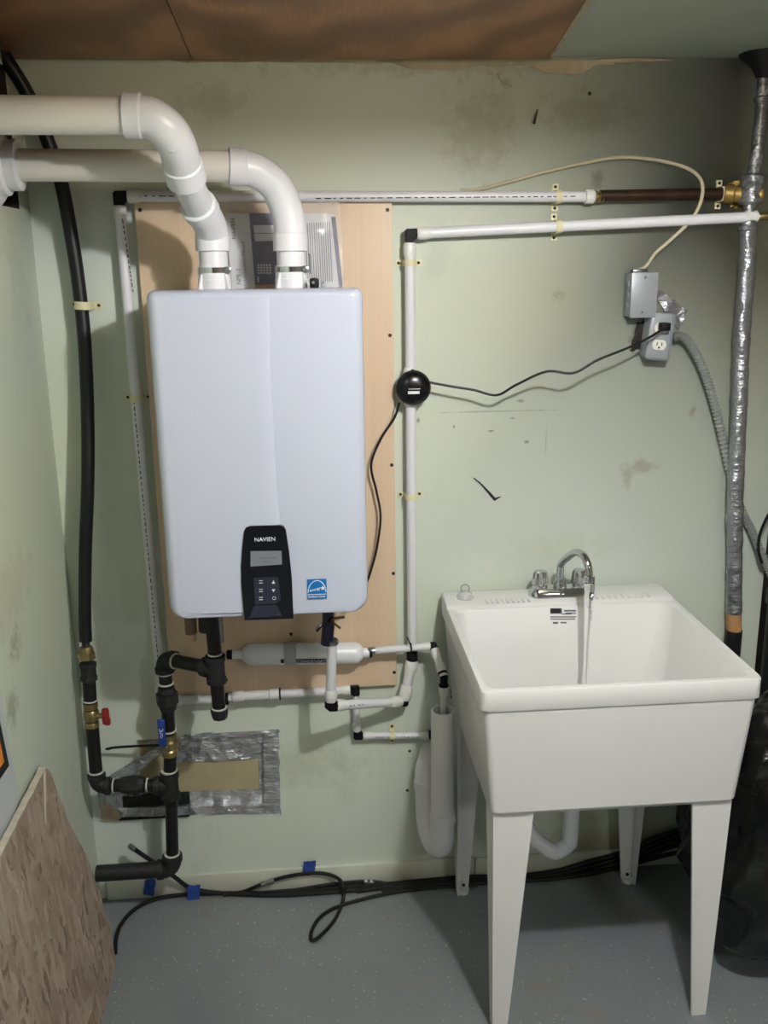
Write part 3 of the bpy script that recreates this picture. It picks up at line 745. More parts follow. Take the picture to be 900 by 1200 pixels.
b = nb(); tube(b, [pr, V((pl.x, -.50, pr.z+.004))], .0325, 28); obj('pipe', b, 'pvc_pipe', v1)
# intake: rises, turns left through a wall flange
v2 = thing('intake_vent_pipe', 'white vent pipe behind the exhaust, one round elbow and a wall flange', 'vent pipe', (VX2, VY, vt+.05))
a0 = V((VX2, VY, vt+.030)); a1 = W(341, 292, VY); a1.x = VX2
b = nb(); tube(b, [a0, a1], .0302, 24); obj('pipe', b, 'pvc', v2)
q = pts3([(341, 292, -.22), (340, 270, -.22), (335, 244, -.224), (322, 217, -.236), (301, 201, -.252), (283, 196, -.262), (268, 195, -.266)]); q[0] = a1.copy()
b = nb(); tube(b, smooth(q, 6), .0345, 26); obj('elbow', b, 'pvc', v2)
vent_hub(v2, a1-V((0, 0, .004)), a1+V((0, 0, .034)), .037); vent_hub(v2, q[-1], q[-1]+(q[-2]-q[-1]).normalized()*.036, .037)
pr = q[-1]; pl = V((XL-.28, -.30, W(30, 192, -.29).z))
b = nb(); tube(b, [pr+V((.01, 0, 0)), pl], .0312, 28); obj('pipe', b, 'pvc_pipe', v2)
fc_ = V((XL+.068, pr.y+(pl.y-pr.y)*.85, 0)); t = (pr.x-fc_.x)/(pr.x-pl.x); fc_ = pr+(pl-pr)*t
b = nb(); lathe(b, fc_, (-1, 0, 0), [(0, .0318), (.0005, .046), (.002, .049), (.024, .049), (.028, .058), (.040, .060), (.043, .068), (.052, .078), (.062, .078), (.066, .05)], 32); obj('wall_flange', b, 'pvc', v2)

# ================================================================== MANUALS IN A PLASTIC BAG behind the vents
zt_h = hZ+hH-.003
def lean(x, y, Y0_=-.050): # leaning back towards the board
    p = W(x, y, Y0_); k = max(0, p.z-zt_h); return W(x, y, Y0_+.12*k)
def leaf(name, pts, m, parent, d=.004, off=0.0):
    b = nb(); prism(b, [lean(x, y)+V((0, -off, 0)) for x, y in pts], (0, d, 0)); return obj(name, b, m, parent)
mb = lean(292, 336)
man = thing('instruction_manual', 'white and navy instruction manual standing behind the left vent on the heater', 'manual', (mb.x, mb.y, zt_h))
leaf('cover', [(264, 250), (325, 249), (329, 338), (272, 338)], 'paper', man, .006)
leaf('navy_panel', [(292, 250), (325, 249.5), (327, 333), (299, 334)], 'navy', man, .0022, .0016)
leaf('orange_band', [(299, 334), (327, 333), (327, 338), (299.5, 338)], 'orange', man, .0022, .0016)
leaf('heater_picture', [(297, 264), (323, 264), (324, 282), (299, 283)], 'paper', man, .002, .0028)
leaf('picture_line', [(298, 273), (323, 273), (323, 274), (298, 274)], 'ink_grey', man, .002, .0031)
for r in range(4):
    for c in range(5):
        x, y = 301.5+c*3.4+.2*r, 309.5+r*3.1; leaf('table_cell', [(x, y), (x+2.4, y), (x+2.4, y+2.2), (x, y+2.2)], 'paper', man, .002, .0026)
leaf('small_mark', [(301.5, 324), (303.3, 324), (303.8, 331), (302, 331)], 'paper', man, .002, .0026)
upl = (lean(266, 250)-lean(272, 330)).normalized(); rg = V((1, 0, 0)); dn = -upl
nrm_ = V((0, -.0024, 0))
text('lettering', 'NAVIEN', lean(273.5, 268)+nrm_, -dn, V((-1, 0, 0)), .046, 'ink', man, .0003, bold=.015)
text('lettering', 'Information Manual', lean(286, 306)+nrm_, -dn, V((-1, 0, 0)), .088, 'ink_grey', man, .0003)
text('lettering', 'NPE-2', lean(279.5, 324)+nrm_, -dn, V((-1, 0, 0)), .036, 'ink_grey', man, .0003, bold=.01)
mb = lean(382, 336)
mn2 = thing('instruction_manual', 'lined white booklet with navy spine behind the right vent on the heater', 'manual', (mb.x, mb.y, zt_h))
leaf('cover', [(354, 250), (391, 251), (402, 338), (356, 338)], 'paper', mn2, .006)
leaf('navy_spine', [(388, 254), (393, 254), (402, 338), (397.5, 338)], 'navy', mn2, .0022, .0016)
leaf('spine_label', [(388.6, 255), (392.6, 255), (393.4, 262), (389.4, 262)], 'ink', mn2, .002, .0024)
for k in range(12):
    x = 357+k*2.6; leaf('text_line', [(x, 262-k*.2), (x+.9, 262-k*.2), (x+4.2, 330), (x+3.2, 330)], 'ink_grey', mn2, .002, .0018)
leaf('text_line', [(361, 297), (363.5, 297), (364.5, 321), (362, 321)], 'ink', mn2, .002, .0022)
mb = lean(322, 338, -.062)
bag = nb(); sheet(bag, [lean(246, 338, -.062), lean(404, 338, -.062), lean(398, 236, -.062), lean(250, 237, -.062)], 34, 24, .007, 3, .0004, .006, 15)
solo('plastic_bag', bag, 'film', 'clear plastic bag around the manuals behind the vent pipes', 'plastic bag')

# ================================================================== WHITE WATER PIPES
def pipe(parent, a, b_, r, m='pex', nm='pipe', label=None):
    b = nb(); tube(b, [a, b_], r, 16); return obj(nm, b, m, parent, label)
def ring(parent, a, d, ln, r, m='ring', nm='expansion_ring'):
    d = V(d).normalized(); b = nb(); lathe(b, V(a), d, [(0, r*.86), (ln*.12, r), (ln*.7, r), (ln, r*.84)], 18); return obj(nm, b, m, parent)
def elbow(parent, c, d1, d2, ln, r, m='black_fit'):
    c = V(c); d1 = V(d1).normalized(); d2 = V(d2).normalized(); b = nb()
    n_ = d1.cross(d2).normalized(); q0, q1 = c-(d1+d2)*r, n_*r
    L_ = lambda u, v_: c+d1*u+d2*v_
    prism(b, [L_(-r, -r)-q1, L_(ln, -r)-q1, L_(ln, r)-q1, L_(r, r)-q1, L_(r, ln)-q1, L_(-r, ln)-q1], q1*2)
    bmesh.ops.recalc_face_normals(b, faces=b.faces); bmesh.ops.bevel(b, geom=list(b.edges), offset=r*.28, segments=2, affect='EDGES')
    return obj('elbow', b, m, parent, 'black plastic elbow')
def dashes(parent, a, b_, r, dash, up=None):
    """printed line of dashes on the side of a pipe facing the room"""
    a, b_ = V(a), V(b_); d = (b_-a); L = d.length; d.normalize(); s = d.cross(V((0, -1, 0))).normalized(); out = V((0, -1, 0)); out = (out-d*out.dot(d)).normalized()
    b = nb(); t = 0; random.seed(int(a.x*1000) % 97)
    while t < L-dash:
        ln = dash*random.uniform(.4, 1.3); p0_, p1_ = a+d*t, a+d*min(L, t+ln)
        quad(b, p0_+out*(r+.0003)-s*.0011, p1_+out*(r+.0003)-s*.0011, p1_+out*(r+.0003)+s*.0011, p0_+out*(r+.0003)+s*.0011)
        t += ln+dash*random.uniform(.3, .9)
    o = obj('printed_text_line', b, 'ink', parent, 'row of tiny black print'); o['kind'] = 'stuff'; return o
Yp, rp, rr_ = -.0315, .0125, .0152
# ---- cold run: copper end at right, along the top, down the left, back under the board
tl, tr_, tbl = W(139, 230, Yp), W(690, 230.5, Yp), W(190, 822, Yp)
cold = thing('cold_water_pipe', 'long white water pipe framing the board on top, left and below', 'pipe', (tl.x, Yp, .45))
dX = (tr_-tl).normalized(); dZ = (tbl-tl).normalized()
elbow(cold, tl, dX, dZ, .022, .0115)
ring(cold, tl+dX*.020, dX, .030, rr_); ring(cold, tl+dZ*.020, dZ, .030, rr_)
p1 = pipe(cold, tl+dX*.03, tr_, rp); dashes(p1, W(370, 233, Yp), W(680, 230.5, Yp), rp, .012); dashes(p1, W(160, 230, Yp), W(240, 230.5, Yp), rp, .014)
p2 = pipe(cold, tl+dZ*.03, tbl, rp); dashes(p2, W(144, 252, Yp), W(158, 348, Yp), rp, .008); dashes(p2, W(158, 470, Yp), W(186, 770, Yp), rp, .009)
bl_, br_ = tbl, W(417, 808, Yp)
dB = (br_-bl_).normalized()
elbow(cold, bl_, -dZ, dB, .022, .0115); ring(cold, bl_-dZ*.02, -dZ, .03, rr_); ring(cold, bl_+dB*.02, dB, .03, rr_)
pipe(cold, bl_+dB*.03, br_-dB*.03, rp*.9)
c_ = W(296, 815, Yp); b = nb(); lathe(b, c_-dB*.055, dB, [(0, .0105), (.004, rr_), (.03, rr_), (.033, .0125), (.098, .0125), (.101, rr_), (.124, rr_), (.128, .0105)], 18); obj('coupling', b, 'ring', cold)
b = nb(); collar(b, c_+dB*.072, dB, .002, .0162); obj('coupling_gap', b, 'black_fit', cold)
b = nb(); collar(b, W(266, 819, Yp), dB, .004, .0162); obj('coupling_gap', b, 'black_fit', cold)
Yh, rh, rrh = -.020, .0092, .0118
Yl = -.0175
d1, d2_ = W(418.5, 862, Yl), W(560, 862, Yl)
elbow(cold, br_, -dB, V((0, 0, -1)), .017, .010); ring(cold, br_-dB*.015, -dB, .024, rrh*1.15)
dv = (d1-br_).normalized()
pipe(cold, br_+dv*.012, d1-dv*.02, rh); ring(cold, d1-dv*.016, -dv, .026, rrh)
dh = (d2_-d1).normalized(); elbow(cold, d1, -dv, dh, .016, .0095); ring(cold, d1+dh*.016, dh, .026, rrh)
p3 = pipe(cold, d1+dh*.02, d2_, rh); dashes(p3, W(440, 862, Yl), W(490, 862, Yl), rh, .006)
ring(cold, W(503, 862, Yl), -dh, .028, rrh); b = nb(); collar(b, W(506, 861, Yl), dh, .010, .0125); obj('elbow', b, 'black_fit', cold)
# dark bronze section, brass adapter and tee at the right end
b = nb(); lathe(b, tr_-dX*.01, dX, [(0, .0125), (.001, .0165), (.020, .0165), (.024, .013)]); obj('adapter', b, 'ring', cold)
b = nb(); lathe(b, tr_+dX*.014, dX, [(0, .012), (.003, .014), (.008, .010), (.012, .014), (.016, .010), (.020, .013), (.024, .009), (.05, .009)]); obj('barbed_fitting', b, 'brass', cold)
tb0, tb1 = W(703, 229.5, Yp), W(852, 227, Yp)
b = nb(); tube(b, [tb0, tb1], .0135, 16); obj('bronze_pipe', b, 'copper_old', cold, 'dark bronze pipe section')
t0, t1 = W(848, 227, Yp), W(890, 229, Yp-.03)
b = nb(); lathe(b, t0, t1-t0, [(0, .016), (.004, .0225), (.022, .0225), (.026, .019), (.05, .020), (.085, .022), (.09, .018)]); te = obj('brass_tee', b, 'brass_old', cold, 'large yellow brass tee')
b = nb(); sheet(b, [W(852, 243, -.006), W(868, 245, -.008), W(868, 212, -.008), W(852, 214, -.006)], 8, 8, .02, 9, .004, .008, 40); obj('sealant_blob', b, 'brass_old', te)
# ---- hot run: from the taped stack, left, down through the black disc, to the heater
hr, hl, hb = W(887, 254, -.062), W(480, 274, Yp), W(483, 757, Yp)
hot = thing('hot_water_pipe', 'white water pipe from the taped stack across and down beside the board', 'pipe', (hl.x, Yp, .6))
dR, dD = (hr-hl).normalized(), (hb-hl).normalized()
elbow(hot, hl, dR, dD, .020, .0115); ring(hot, hl+dR*.018, dR, .032, rr_); ring(hot, hl+dD*.02, dD, .036, rr_)
pipe(hot, hl+dR*.03, hr, rp); pipe(hot, hl+dD*.03, hb, rp)
ring(hot, W(480, 445, Yp), -dD, .030, .0155); ring(hot, W(481, 462, Yp), dD, .030, .0155)
b = nb(); lathe(b, hr-dR*.03, dR, [(0, .0125), (.001, .0148), (.028, .0148), (.03, .011), (.032, .0075), (.05, .0075)]); obj('end_sleeve', b, 'ring', hot)
b = nb(); lathe(b, hr+dR*.004, dR, [(0, .008), (.004, .0095), (.018, .0095), (.02, .0125), (.034, .0125), (.038, .009), (.06, .009)]); obj('brass_end', b, 'brass', hot)
k0, k1 = W(482.5, 760, Yp), W(483, 774, Yp-.004)
b = nb(); cyl(b, k0, k1, .0145); obj('coupling', b, 'black_fit', hot, 'black coupling')
k2 = W(473, 822, -.045)
dk = (k2-k1).normalized()
ring(hot, k1, dk, .036, .0165); e0_ = k2-dk*.004
pipe(hot, k1+dk*.02, k2-dk*.03, .0135); ring(hot, k2-dk*.006, -dk, .040, .0180)
k3 = W(387.5, 827, -.185); dl = (k3-k2).normalized()
elbow(hot, k2, -dk, dl, .017, .0115); ring(hot, k2+dl*.012, dl, .036, .0155)
p4 = pipe(hot, k2+dl*.03, k3-dl*.03, .0122); dashes(p4, W(455, 819, -.07), W(402, 825, -.165), .0122, .012); ring(hot, k3-dl*.014, -dl, .034, .0150)
k4 = W(389, 753, -.20); du = (k4-k3).normalized()
elbow(hot, k3, -dl, du, .018, .0125); ring(hot, k3+du*.014, du, .032, .0158)
pipe(hot, k3+du*.03, k4, .0122)
b = nb(); lathe(b, k4-du*.003, du, [(0, .0115), (.001, .0155), (.010, .0155), (.012, .013)]); obj('union_nut', b, 'steel', hot)

# ---- pipe clips screwed to the wall
CL = {}
def clip(p, r, vertical, label, ang=0.0, wid=.015):
    """strap over a pipe at p on the wall; the wall is Y = 0"""
    depth = round(-p.y, 4); key = (round(r, 4), depth, wid)
    o = thing('pipe_clip', label, 'clip', p, 'cream plastic pipe clips on the wall')
    if vertical: o.rotation_euler = (0, PI/2+ang, 0)
    else: o.rotation_euler = (0, ang, 0)
    if key not in CL:
        b = nb(); R1, R0_ = r+.0028, r+.0006; n_ = 12; prof = []
        out = [(-R1-.016, depth-.0005), (-R1-.016, depth-.003), (-R1, depth-.003)] + [(-R1*math.cos(PI*i/n_), -R1*math.sin(PI*i/n_)) for i in range(n_+1)] + [(R1, depth-.003), (R1+.016, depth-.003), (R1+.016, depth-.0005)]
        inn = [(R0_, depth-.0005)] + [(R0_*math.cos(PI*i/n_), -R0_*math.sin(PI*i/n_)) for i in range(n_+1)] + [(-R0_, depth-.0005)]
        poly = [V((-wid/2, y, z)) for z, y in out+inn]
        prism(b, poly, (wid, 0, 0)); finish(b)
        me = bpy.data.meshes.new('strap'); b.to_mesh(me); b.free(); me.materials.append(M['cream'])
        b = nb(); lathe(b, (0, depth-.002, 0), (0, -1, 0), [(0, .0036), (.003, .0036), (.004, .0026), (.0032, .001)], 12); finish(b)
        ms = bpy.data.meshes.new('screw'); b.to_mesh(ms); b.free(); ms.materials.append(M['screw'])
        CL[key] = (me, ms, R1+.009)
    me, ms, off = CL[key]
    s = bpy.data.objects.new('strap', me); C.objects.link(s); s.parent = o
    for sg in (-1, 1):
        q_ = bpy.data.objects.new('screw', ms); C.objects.link(q_); q_.parent = o; q_.location = (0, 0, sg*off)
    return o
def on(a, b_, x, y, Y=Yp):  # nearest point of the pipe axis a-b to the picture point
    p = W(x, y, Y); d = (b_-a); t = max(0, min(1, (p-a).dot(d)/d.dot(d))); return a+d*t
clip(on(tl, tr_, 654, 234), rp, False, 'cream clip on the top white pipe near its bronze end')
clip(on(hl, hr, 653, 266), rp, False, 'cream clip directly below another, on the second pipe from the top', -.03)
clip(on(tl, tbl, 158, 467), rp, True, 'cream clip on the long pipe left of the heater')
clip(on(hl, hb, 480, 308), rp, True, 'cream clip on the upright pipe just below its top elbow')
clip(on(hl, hb, 482, 582), rp, True, 'cream clip on the upright pipe below the black disc')
clip(on(d1, d2_, 460, 861, Yl), rh, False, 'cream clip on the thin low pipe beside the standpipe')
clip(on(tb0, tb1, 848, 227), .0145, False, 'cream clip where the bronze pipe meets the brass tee', 0, .014)
# ---- black disc-shaped sensor on the hot pipe
c = W(485, 455, -.06)
sn = thing('disc_sensor', 'round black disc sensor strapped on the upright white pipe', 'sensor', (c.x, -.06, c.z))
b = nb(); lathe(b, V((c.x, -.036, c.z)), (0, -1, 0), [(0, .036), (.004, .042), (.018, .0425), (.020, .0405), (.0215, .0405), (.023, .0415), (.030, .037), (.035, .029), (.038, .018), (.039, .006)], 40); obj('housing', b, 'ball', sn)
b = nb(); box(b, (c.x-.006, -.0615, c.z+.036), (c.x+.002, -.040, c.z+.044), .001); obj('latch', b, 'black_fit', sn)
b = nb(); box(b, (c.x-.016, -.0762, c.z-.012), (c.x+.012, -.0735, c.z-.005), .0005); obj('white_label', b, 'print_white', sn)
for k in range(7):
    b = nb(); box(b, (c.x-.014+k*.0042, -.0768, c.z-.001), (c.x-.012+k*.0042, -.074, c.z+.0015)); obj('print_mark', b, 'print_white', sn)
b = nb(); box(b, (c.x-.013, -.038, c.z-.03), (c.x+.012, -.010, c.z+.03), .003); obj('pipe_cradle', b, 'black_fit', sn)
# ---- its cords
def cord(name, pts, r, m, label, cat, group=None, k=8, seg=8):
    b = nb(); tube(b, smooth(pts, k), r, seg); return solo(name, b, m, label, cat, group)
pc = thing('power_cord', 'thin black cord sagging from the disc sensor to the wall outlet', 'cord', W(583, 463, -.06))
b = nb(); tube(b, smooth(pts3([(503, 448, -.062), (530, 453, -.068), (555, 457, -.072), (582, 463, -.078), (605, 451, -.095), (640, 435.5, -.115), (672, 437, -.125), (700, 422, -.128), (735, 408, -.120), (760, 396, -.105), (776, 386, -.085)]), 8), .0030, 8); obj('wire', b, 'cable', pc)
b = nb(); cp_ = W(778, 383, -.072); box(b, (cp_.x-.010, -.088, cp_.z-.009), (cp_.x+.012, -.0585, cp_.z+.010), .003); obj('plug', b, 'black_fit', pc)
cord('sensor_wire', pts3([(468, 472, -.056), (462, 490, -.05), (446, 515, -.045), (435, 545, -.045), (441, 575, -.045), (446, 605, -.045), (442, 640, -.045), (436, 664, -.05), (426, 690, -.06), (405, 712, -.09)]), .0030, 'cable', 'thin black wire running from the disc sensor down behind the heater', 'wire')

# ================================================================== CONDENSATE NEUTRALIZER
n0, n1 = W(284, 767, -.055), W(426, 765, -.055); dN = (n1-n0).normalized(); LN = (n1-n0).length
ne = thing('condensate_filter', 'white condensate filter cartridge with printed label, below the heater', 'filter', ((n0.x+n1.x)/2, -.055, n0.z-.03))
rn = .0285
b = nb(); lathe(b, n0, dN, [(0, .012), (.004, .018), (.014, .0265), (.024, rn), (LN-.024, rn), (LN-.014, .0265), (LN-.004, .018), (LN, .012)], 28); bd_ = obj('cartridge', b, 'pvc', ne)
b = nb(); lathe(b, n0-dN*.030, dN, [(0, .007), (.001, .011), (.03, .011)]); obj('end_fitting', b, 'pvc', ne)
b = nb(); lathe(b, n0-dN*.040, dN, [(0, .009), (.001, .0125), (.014, .0125), (.015, .009)]); obj('end_nut', b, 'black_fit', ne)
b = nb(); tube(b, [n0-dN*.038, W(262, 766, -.055)], .0075); obj('end_hose', b, 'clear_soft', ne)
b = nb(); lathe(b, n1-dN*.002, dN, [(0, .013), (.018, .012), (.02, .010)]); obj('end_fitting', b, 'pvc', ne)
b = nb(); lathe(b, n1+dN*.014, dN, [(0, .010), (.001, .013), (.008, .013), (.009, .010)]); obj('end_nut', b, 'black_fit', ne)
b = nb(); lathe(b, W(340, 766, -.055)-dN*.016, dN, [(0, rn), (.0005, rn+.002), (.0315, rn+.002), (.032, rn)], 28); obj('wall_strap', b, 'heater_back', ne, 'grey band strap')
def curved(x0, x1, a0, a1, m, nm, lift=.0006):
    """patch on the cartridge; angles measured from the side facing the room, up positive"""
    b = nb(); P0, P1 = W(x0, 766, -.055), W(x1, 766, -.055); P0 = on(n0, n1, x0, 766, -.055); P1 = on(n0, n1, x1, 766, -.055); nn = 8
    for lo_, hi_ in ((rn+lift, 0),):
        r0 = []; r1 = []
        for i in range(nn+1):
            a = a0+(a1-a0)*i/nn; q_ = V((0, -math.cos(a), math.sin(a)))*(rn+lift); r0.append(b.verts.new(P0+q_)); r1.append(b.verts.new(P1+q_))
        for i in range(nn): b.faces.new((r0[i], r1[i], r1[i+1], r0[i+1]))
    return obj(nm, b, m, bd_)
curved(346, 386, -.62, 1.2, 'paper', 'label_paper'); curved(346, 386, -.52, -.06, 'ink', 'label_band', .0009); curved(329, 334, -.52, -.06, 'ink', 'label_band', .0009)
a_ = -.29; q_ = V((0, -math.cos(a_), math.sin(a_)))*(rn+.0018)
text('lettering', 'CONDENSATE', on(n0, n1, 366, 766, -.055)+q_, dN, V((0, math.sin(a_), math.cos(a_))), .080, 'print_white', bd_, .0003)
# ---- condensate drain pipe to the standpipe, tied with a cable tie
cd = thing('condensate_drain_pipe', 'thin white drain pipe from the filter cartridge to the standpipe', 'pipe', W(480, 760, -.06))
f0, f1 = W(434, 763, -.055), W(508, 757, -.06); dF = (f1-f0).normalized()
ring(cd, f0-dF*.006, dF, .022, .0105, 'steel', 'hose_clamp')
pipe(cd, f0, f1-dF*.01, .0095); ring(cd, f1-dF*.008, -dF, .026, .0118)
f2 = W(520, 793, -.125); dG = (f2-f1).normalized()
elbow(cd, f1, -dF, dG, .013, .009); ring(cd, f1+dG*.010, dG, .028, .0125); pipe(cd, f1+dG*.02, f2, .0105); ring(cd, f2-dG*.012, -dG, .026, .0125)
f3 = f2+V((0, 0, -.024))
b = nb(); tube(b, [f2-dG*.014, f2, f3], [.0095, .011, .0095], 12); collar(b, f2-dG*.010, dG, .003, .0128); collar(b, f3, (0, 0, 1), .003, .0125); obj('coupling', b, 'black_fit', cd, 'black coupling')
ring(cd, f3, (0, 0, -1), .028, .0125); pipe(cd, f3+V((0, 0, -.02)), f3+V((0, 0, -.16)), .0085)
b = nb(); t_ = on(f0, f1, 482, 760, -.058); tube(b, [t_+V((-.001, -.0112*math.cos(a), .0125*math.sin(a)-.001)) for a in [2*PI*k/20 for k in range(21)]], .0018, 6)
tube(b, [t_+V((0, -.012, .004)), t_+V((-.006, -.020, .022)), t_+V((-.013, -.024, .040))], .0016, 6); solo('cable_tie', b, 'black_fit', 'black cable tie around the drain pipe, tail pointing up', 'cable tie')
# ---- standpipe with trap
s0 = W(519, 832, -.14); stp = thing('standpipe', 'white open-topped standpipe with trap beside the tub', 'pipe', (s0.x, -.14, .15))
zt_s, zb_s = s0.z, W(519, 960, -.14).z
b = nb(); lathe(b, (s0.x, -.14, zb_s), (0, 0, 1), [(0, .0300), (zt_s-zb_s-.001, .0305), (zt_s-zb_s, .0298), (zt_s-zb_s, .0262), (zt_s-zb_s-.2, .0262)], 32); obj('pipe', b, 'pvc', stp)
b = nb(); ub = W(519, 1000, -.14).z+.03
zz_ = zb_s
ps = [V((s0.x, -.14, zb_s+.02)), V((s0.x, -.14, zb_s-.012)), V((s0.x-.002, -.135, ub)), V((s0.x-.012, -.112, ub-.022)), V((s0.x-.024, -.082, ub-.004)), V((s0.x-.030, -.068, ub+.035)), V((s0.x-.033, -.060, zb_s+.075)), V((s0.x-.030, -.052, zb_s+.105)), V((s0.x-.018, -.030, zb_s+.122)), V((s0.x-.012, -.002, zb_s+.125))]
tube(b, smooth(ps, 7), .0315, 24); obj('trap_bend', b, 'pvc', stp)
b = nb(); lathe(b, (s0.x, -.14, zb_s-.008), (0, 0, 1), [(0, .031), (.0005, .0345), (.016, .0345), (.017, .0335), (.030, .0335), (.031, .030)], 28); obj('hub', b, 'pvc', stp)
b = nb(); collar(b, (s0.x-.033, -.062, zb_s+.062), (0, 0, 1), .012, .0340); obj('hub', b, 'pvc', stp)
# ---- shut-off valve tucked behind the tub
v0 = W(535, 768, -.03); sv = thing('shutoff_valve', 'black shut-off valve on a white pipe behind the tub\'s left side', 'valve', (v0.x, -.03, .55))
b = nb(); box(b, (v0.x-.010, -.050, v0.z-.012), (v0.x+.03, -.0005, v0.z+.032), .006); obj('body', b, 'black_fit', sv)
b = nb(); tube(b, [v0+V((.004, 0, -.005)), V((v0.x+.004, -.03, W(533, 850, -.03).z))], .011, 14); obj('pipe', b, 'pex', sv)
b = nb(); lathe(b, W(534, 818, -.03), (0, 0, 1), [(0, .011), (.004, .015), (.012, .012), (.02, .015), (.04, .013), (.05, .016), (.055, .011)], 10); obj('braided_nut', b, 'iron_fit', sv)

# ================================================================== GAS PIPING
gas = thing('gas_pipe', 'black iron gas piping with valves and tees, lower left of the heater', 'gas pipe', W(203, 1020, -.10))
rg_ = .0165
def gp(a, b_, r=rg_, m='iron'): b = nb(); tube(b, [a, b_], r, 16); return obj('pipe', b, m, gas)
def tape_ring(p, d, r=.0188): b = nb(); collar(b, p, d, .0019, r-.0006); return obj('thread_tape', b, 'tapewhite', gas)
def gelbow(c, d1, d2, ln=.036, r=.0215):
    c = V(c); d1 = V(d1).normalized(); d2 = V(d2).normalized(); b = nb()
    tube(b, elbow_pts(c+d1*ln*.7, c, c+d2*ln*.7, 7), r, 16)
    collar(b, c+d1*ln*.8, d1, ln*.2, r*1.13); collar(b, c+d2*ln*.8, d2, ln*.2, r*1.13)
    return obj('elbow', b, 'iron_fit', gas)
def gtee(c, dm, ds, ln=.036, r=.0215):
    c = V(c); dm = V(dm).normalized(); ds = V(ds).normalized(); b = nb()
    cyl(b, c-dm*ln, c+dm*ln, r); collar(b, c+dm*ln*.8, dm, ln*.2, r*1.13); collar(b, c-dm*ln*.8, dm, ln*.2, r*1.13)
    cyl(b, c, c+ds*ln*1.05, r); collar(b, c+ds*ln*.9, ds, ln*.2, r*1.13)
    return obj('tee', b, 'iron_fit', gas)
def gunion(c, d, r=.030, h=.030):
    b = nb(); d = V(d).normalized(); c = V(c); lathe(b, c-d*h, d, [(0, .0205), (.012, .023), (.016, .021)], 10)
    tube(b, [c-d*.014, c+d*.014], r, 8); lathe(b, c+d*.012, d, [(0, .024), (.008, .023), (.020, .0205)], 10)
    return obj('union', b, 'iron_fit', gas)
g_top = V((W(248, 740, -.20).x, -.20, hZ+.012)); g_t = W(253, 784, -.20); g_cap = W(257, 838, -.20); g_cap.x = g_t.x+.002
gp(g_top, g_t+V((0, 0, .03))); dT = V((0, 0, 1))
g_e = W(192, 772, -.105); dS = (g_e-g_t).normalized()
gtee(g_t, dT, dS); tape_ring(g_t+V((0, 0, .040)), dT); tape_ring(g_top+V((0, 0, -.018)), dT, .018)
gp(g_t-V((0, 0, .03)), g_cap+V((0, 0, .014))); tape_ring(g_cap+V((0, 0, .020)), dT, .0195)
b = nb(); lathe(b, g_cap+V((0, 0, .018)), (0, 0, -1), [(0, .0205), (.008, .0215), (.020, .0195), (.026, .018)], 8); obj('cap', b, 'iron_fit', gas)
gp(g_t+dS*.03, g_e-dS*.02)
g_u = W(196, 818, -.105); gelbow(g_e, -dS, (g_u-g_e)); tape_ring(g_e-dS*.038, dS, .021)
dV_ = (g_u-g_e).normalized()
gp(g_e+dV_*.02, g_u); tape_ring(g_e+dV_*.040, dV_, .019); tape_ring(g_u-dV_*.040, dV_, .0195); gunion(g_u, dV_, .028)
g_v = W(198.5, 872, -.105); g_t2 = W(199.5, 920, -.105); g_b = W(203, 1018, -.105)
gp(g_u, g_v)
tape_ring(W(198, 856, -.105), dT, .020)
b = nb(); lathe(b, g_v+V((0, 0, .030)), (0, 0, -1), [(0, .017), (.001, .021), (.012, .021), (.014, .018), (.02, .024), (.036, .024), (.042, .018), (.046, .021), (.060, .021), (.061, .017)], 12); va = obj('ball_valve', b, 'brass', gas, 'brass ball valve')
b = nb(); h0_ = g_v+V((-.014, -.030, -.004)); cyl(b, g_v+V((-.004, 0, 0)), g_v+V((-.008, -.034, 0)), .007); obj('valve_stem', b, 'steel', va)
ha, hb_ = W(190.5, 873, -.142), W(191, 843, -.142)
b = nb(); box(b, (ha.x-.009, -.1455, ha.z-.004), (ha.x+.010, -.138, hb_.z), .0034, 3); hh = obj('lever_handle', b, 'blue', va, 'blue lever handle')
for k, zf in enumerate((.35, .5, .62)):
    b = nb(); z_ = ha.z+(hb_.z-ha.z)*zf; tube(b, [V((ha.x+.003*math.cos(t)*(1+.3*k % 2), -.1458, z_+.0035*math.sin(t))) for t in [1.6*PI*i/10+k for i in range(11)]], .0007, 5); obj('raised_mark', b, 'print_white', hh)
gp(g_v-V((0, 0, .03)), g_t2+V((0, 0, .02)))
dW_ = V((-1, 0, 0)); gtee(g_t2, dT, dW_, .038); tape_ring(g_t2+V((0, 0, .042)), dT, .0215)
gp(g_t2-V((0, 0, .03)), g_b+V((0, 0, .02))); g_l = W(60, 1027, -.105)
dL = (g_l-g_b).normalized(); gelbow(g_b, dT, dL, .042, .0235); tape_ring(g_b+V((0, 0, .046)), dT, .021)
b = nb(); tube(b, [g_b+dL*.03, g_b+dL*.20], [.0215, .0215], 18); obj('pipe', b, 'iron_fit', gas)
g_n = W(157, 920, -.105); g_k = W(114, 921, -.100); dk2 = (g_k-g_t2).normalized()
gp(g_t2+dk2*.03, g_n); gunion(g_n, dk2, .026, .026); gp(g_n, g_k-dk2*.02); tape_ring(g_n-dk2*.034, dk2, .0185); tape_ring(g_k-dk2*.042, dk2, .020)
g_r = W(107, 838, -.09); duR = (g_r-g_k).normalized(); gelbow(g_k, -dk2, duR, .034, .0205); tape_ring(g_k+duR*.040, duR, .0205)
gp(g_k+duR*.02, g_r)
g_c = W(103.5, 786, -.085); d4 = (g_c-g_r).normalized()
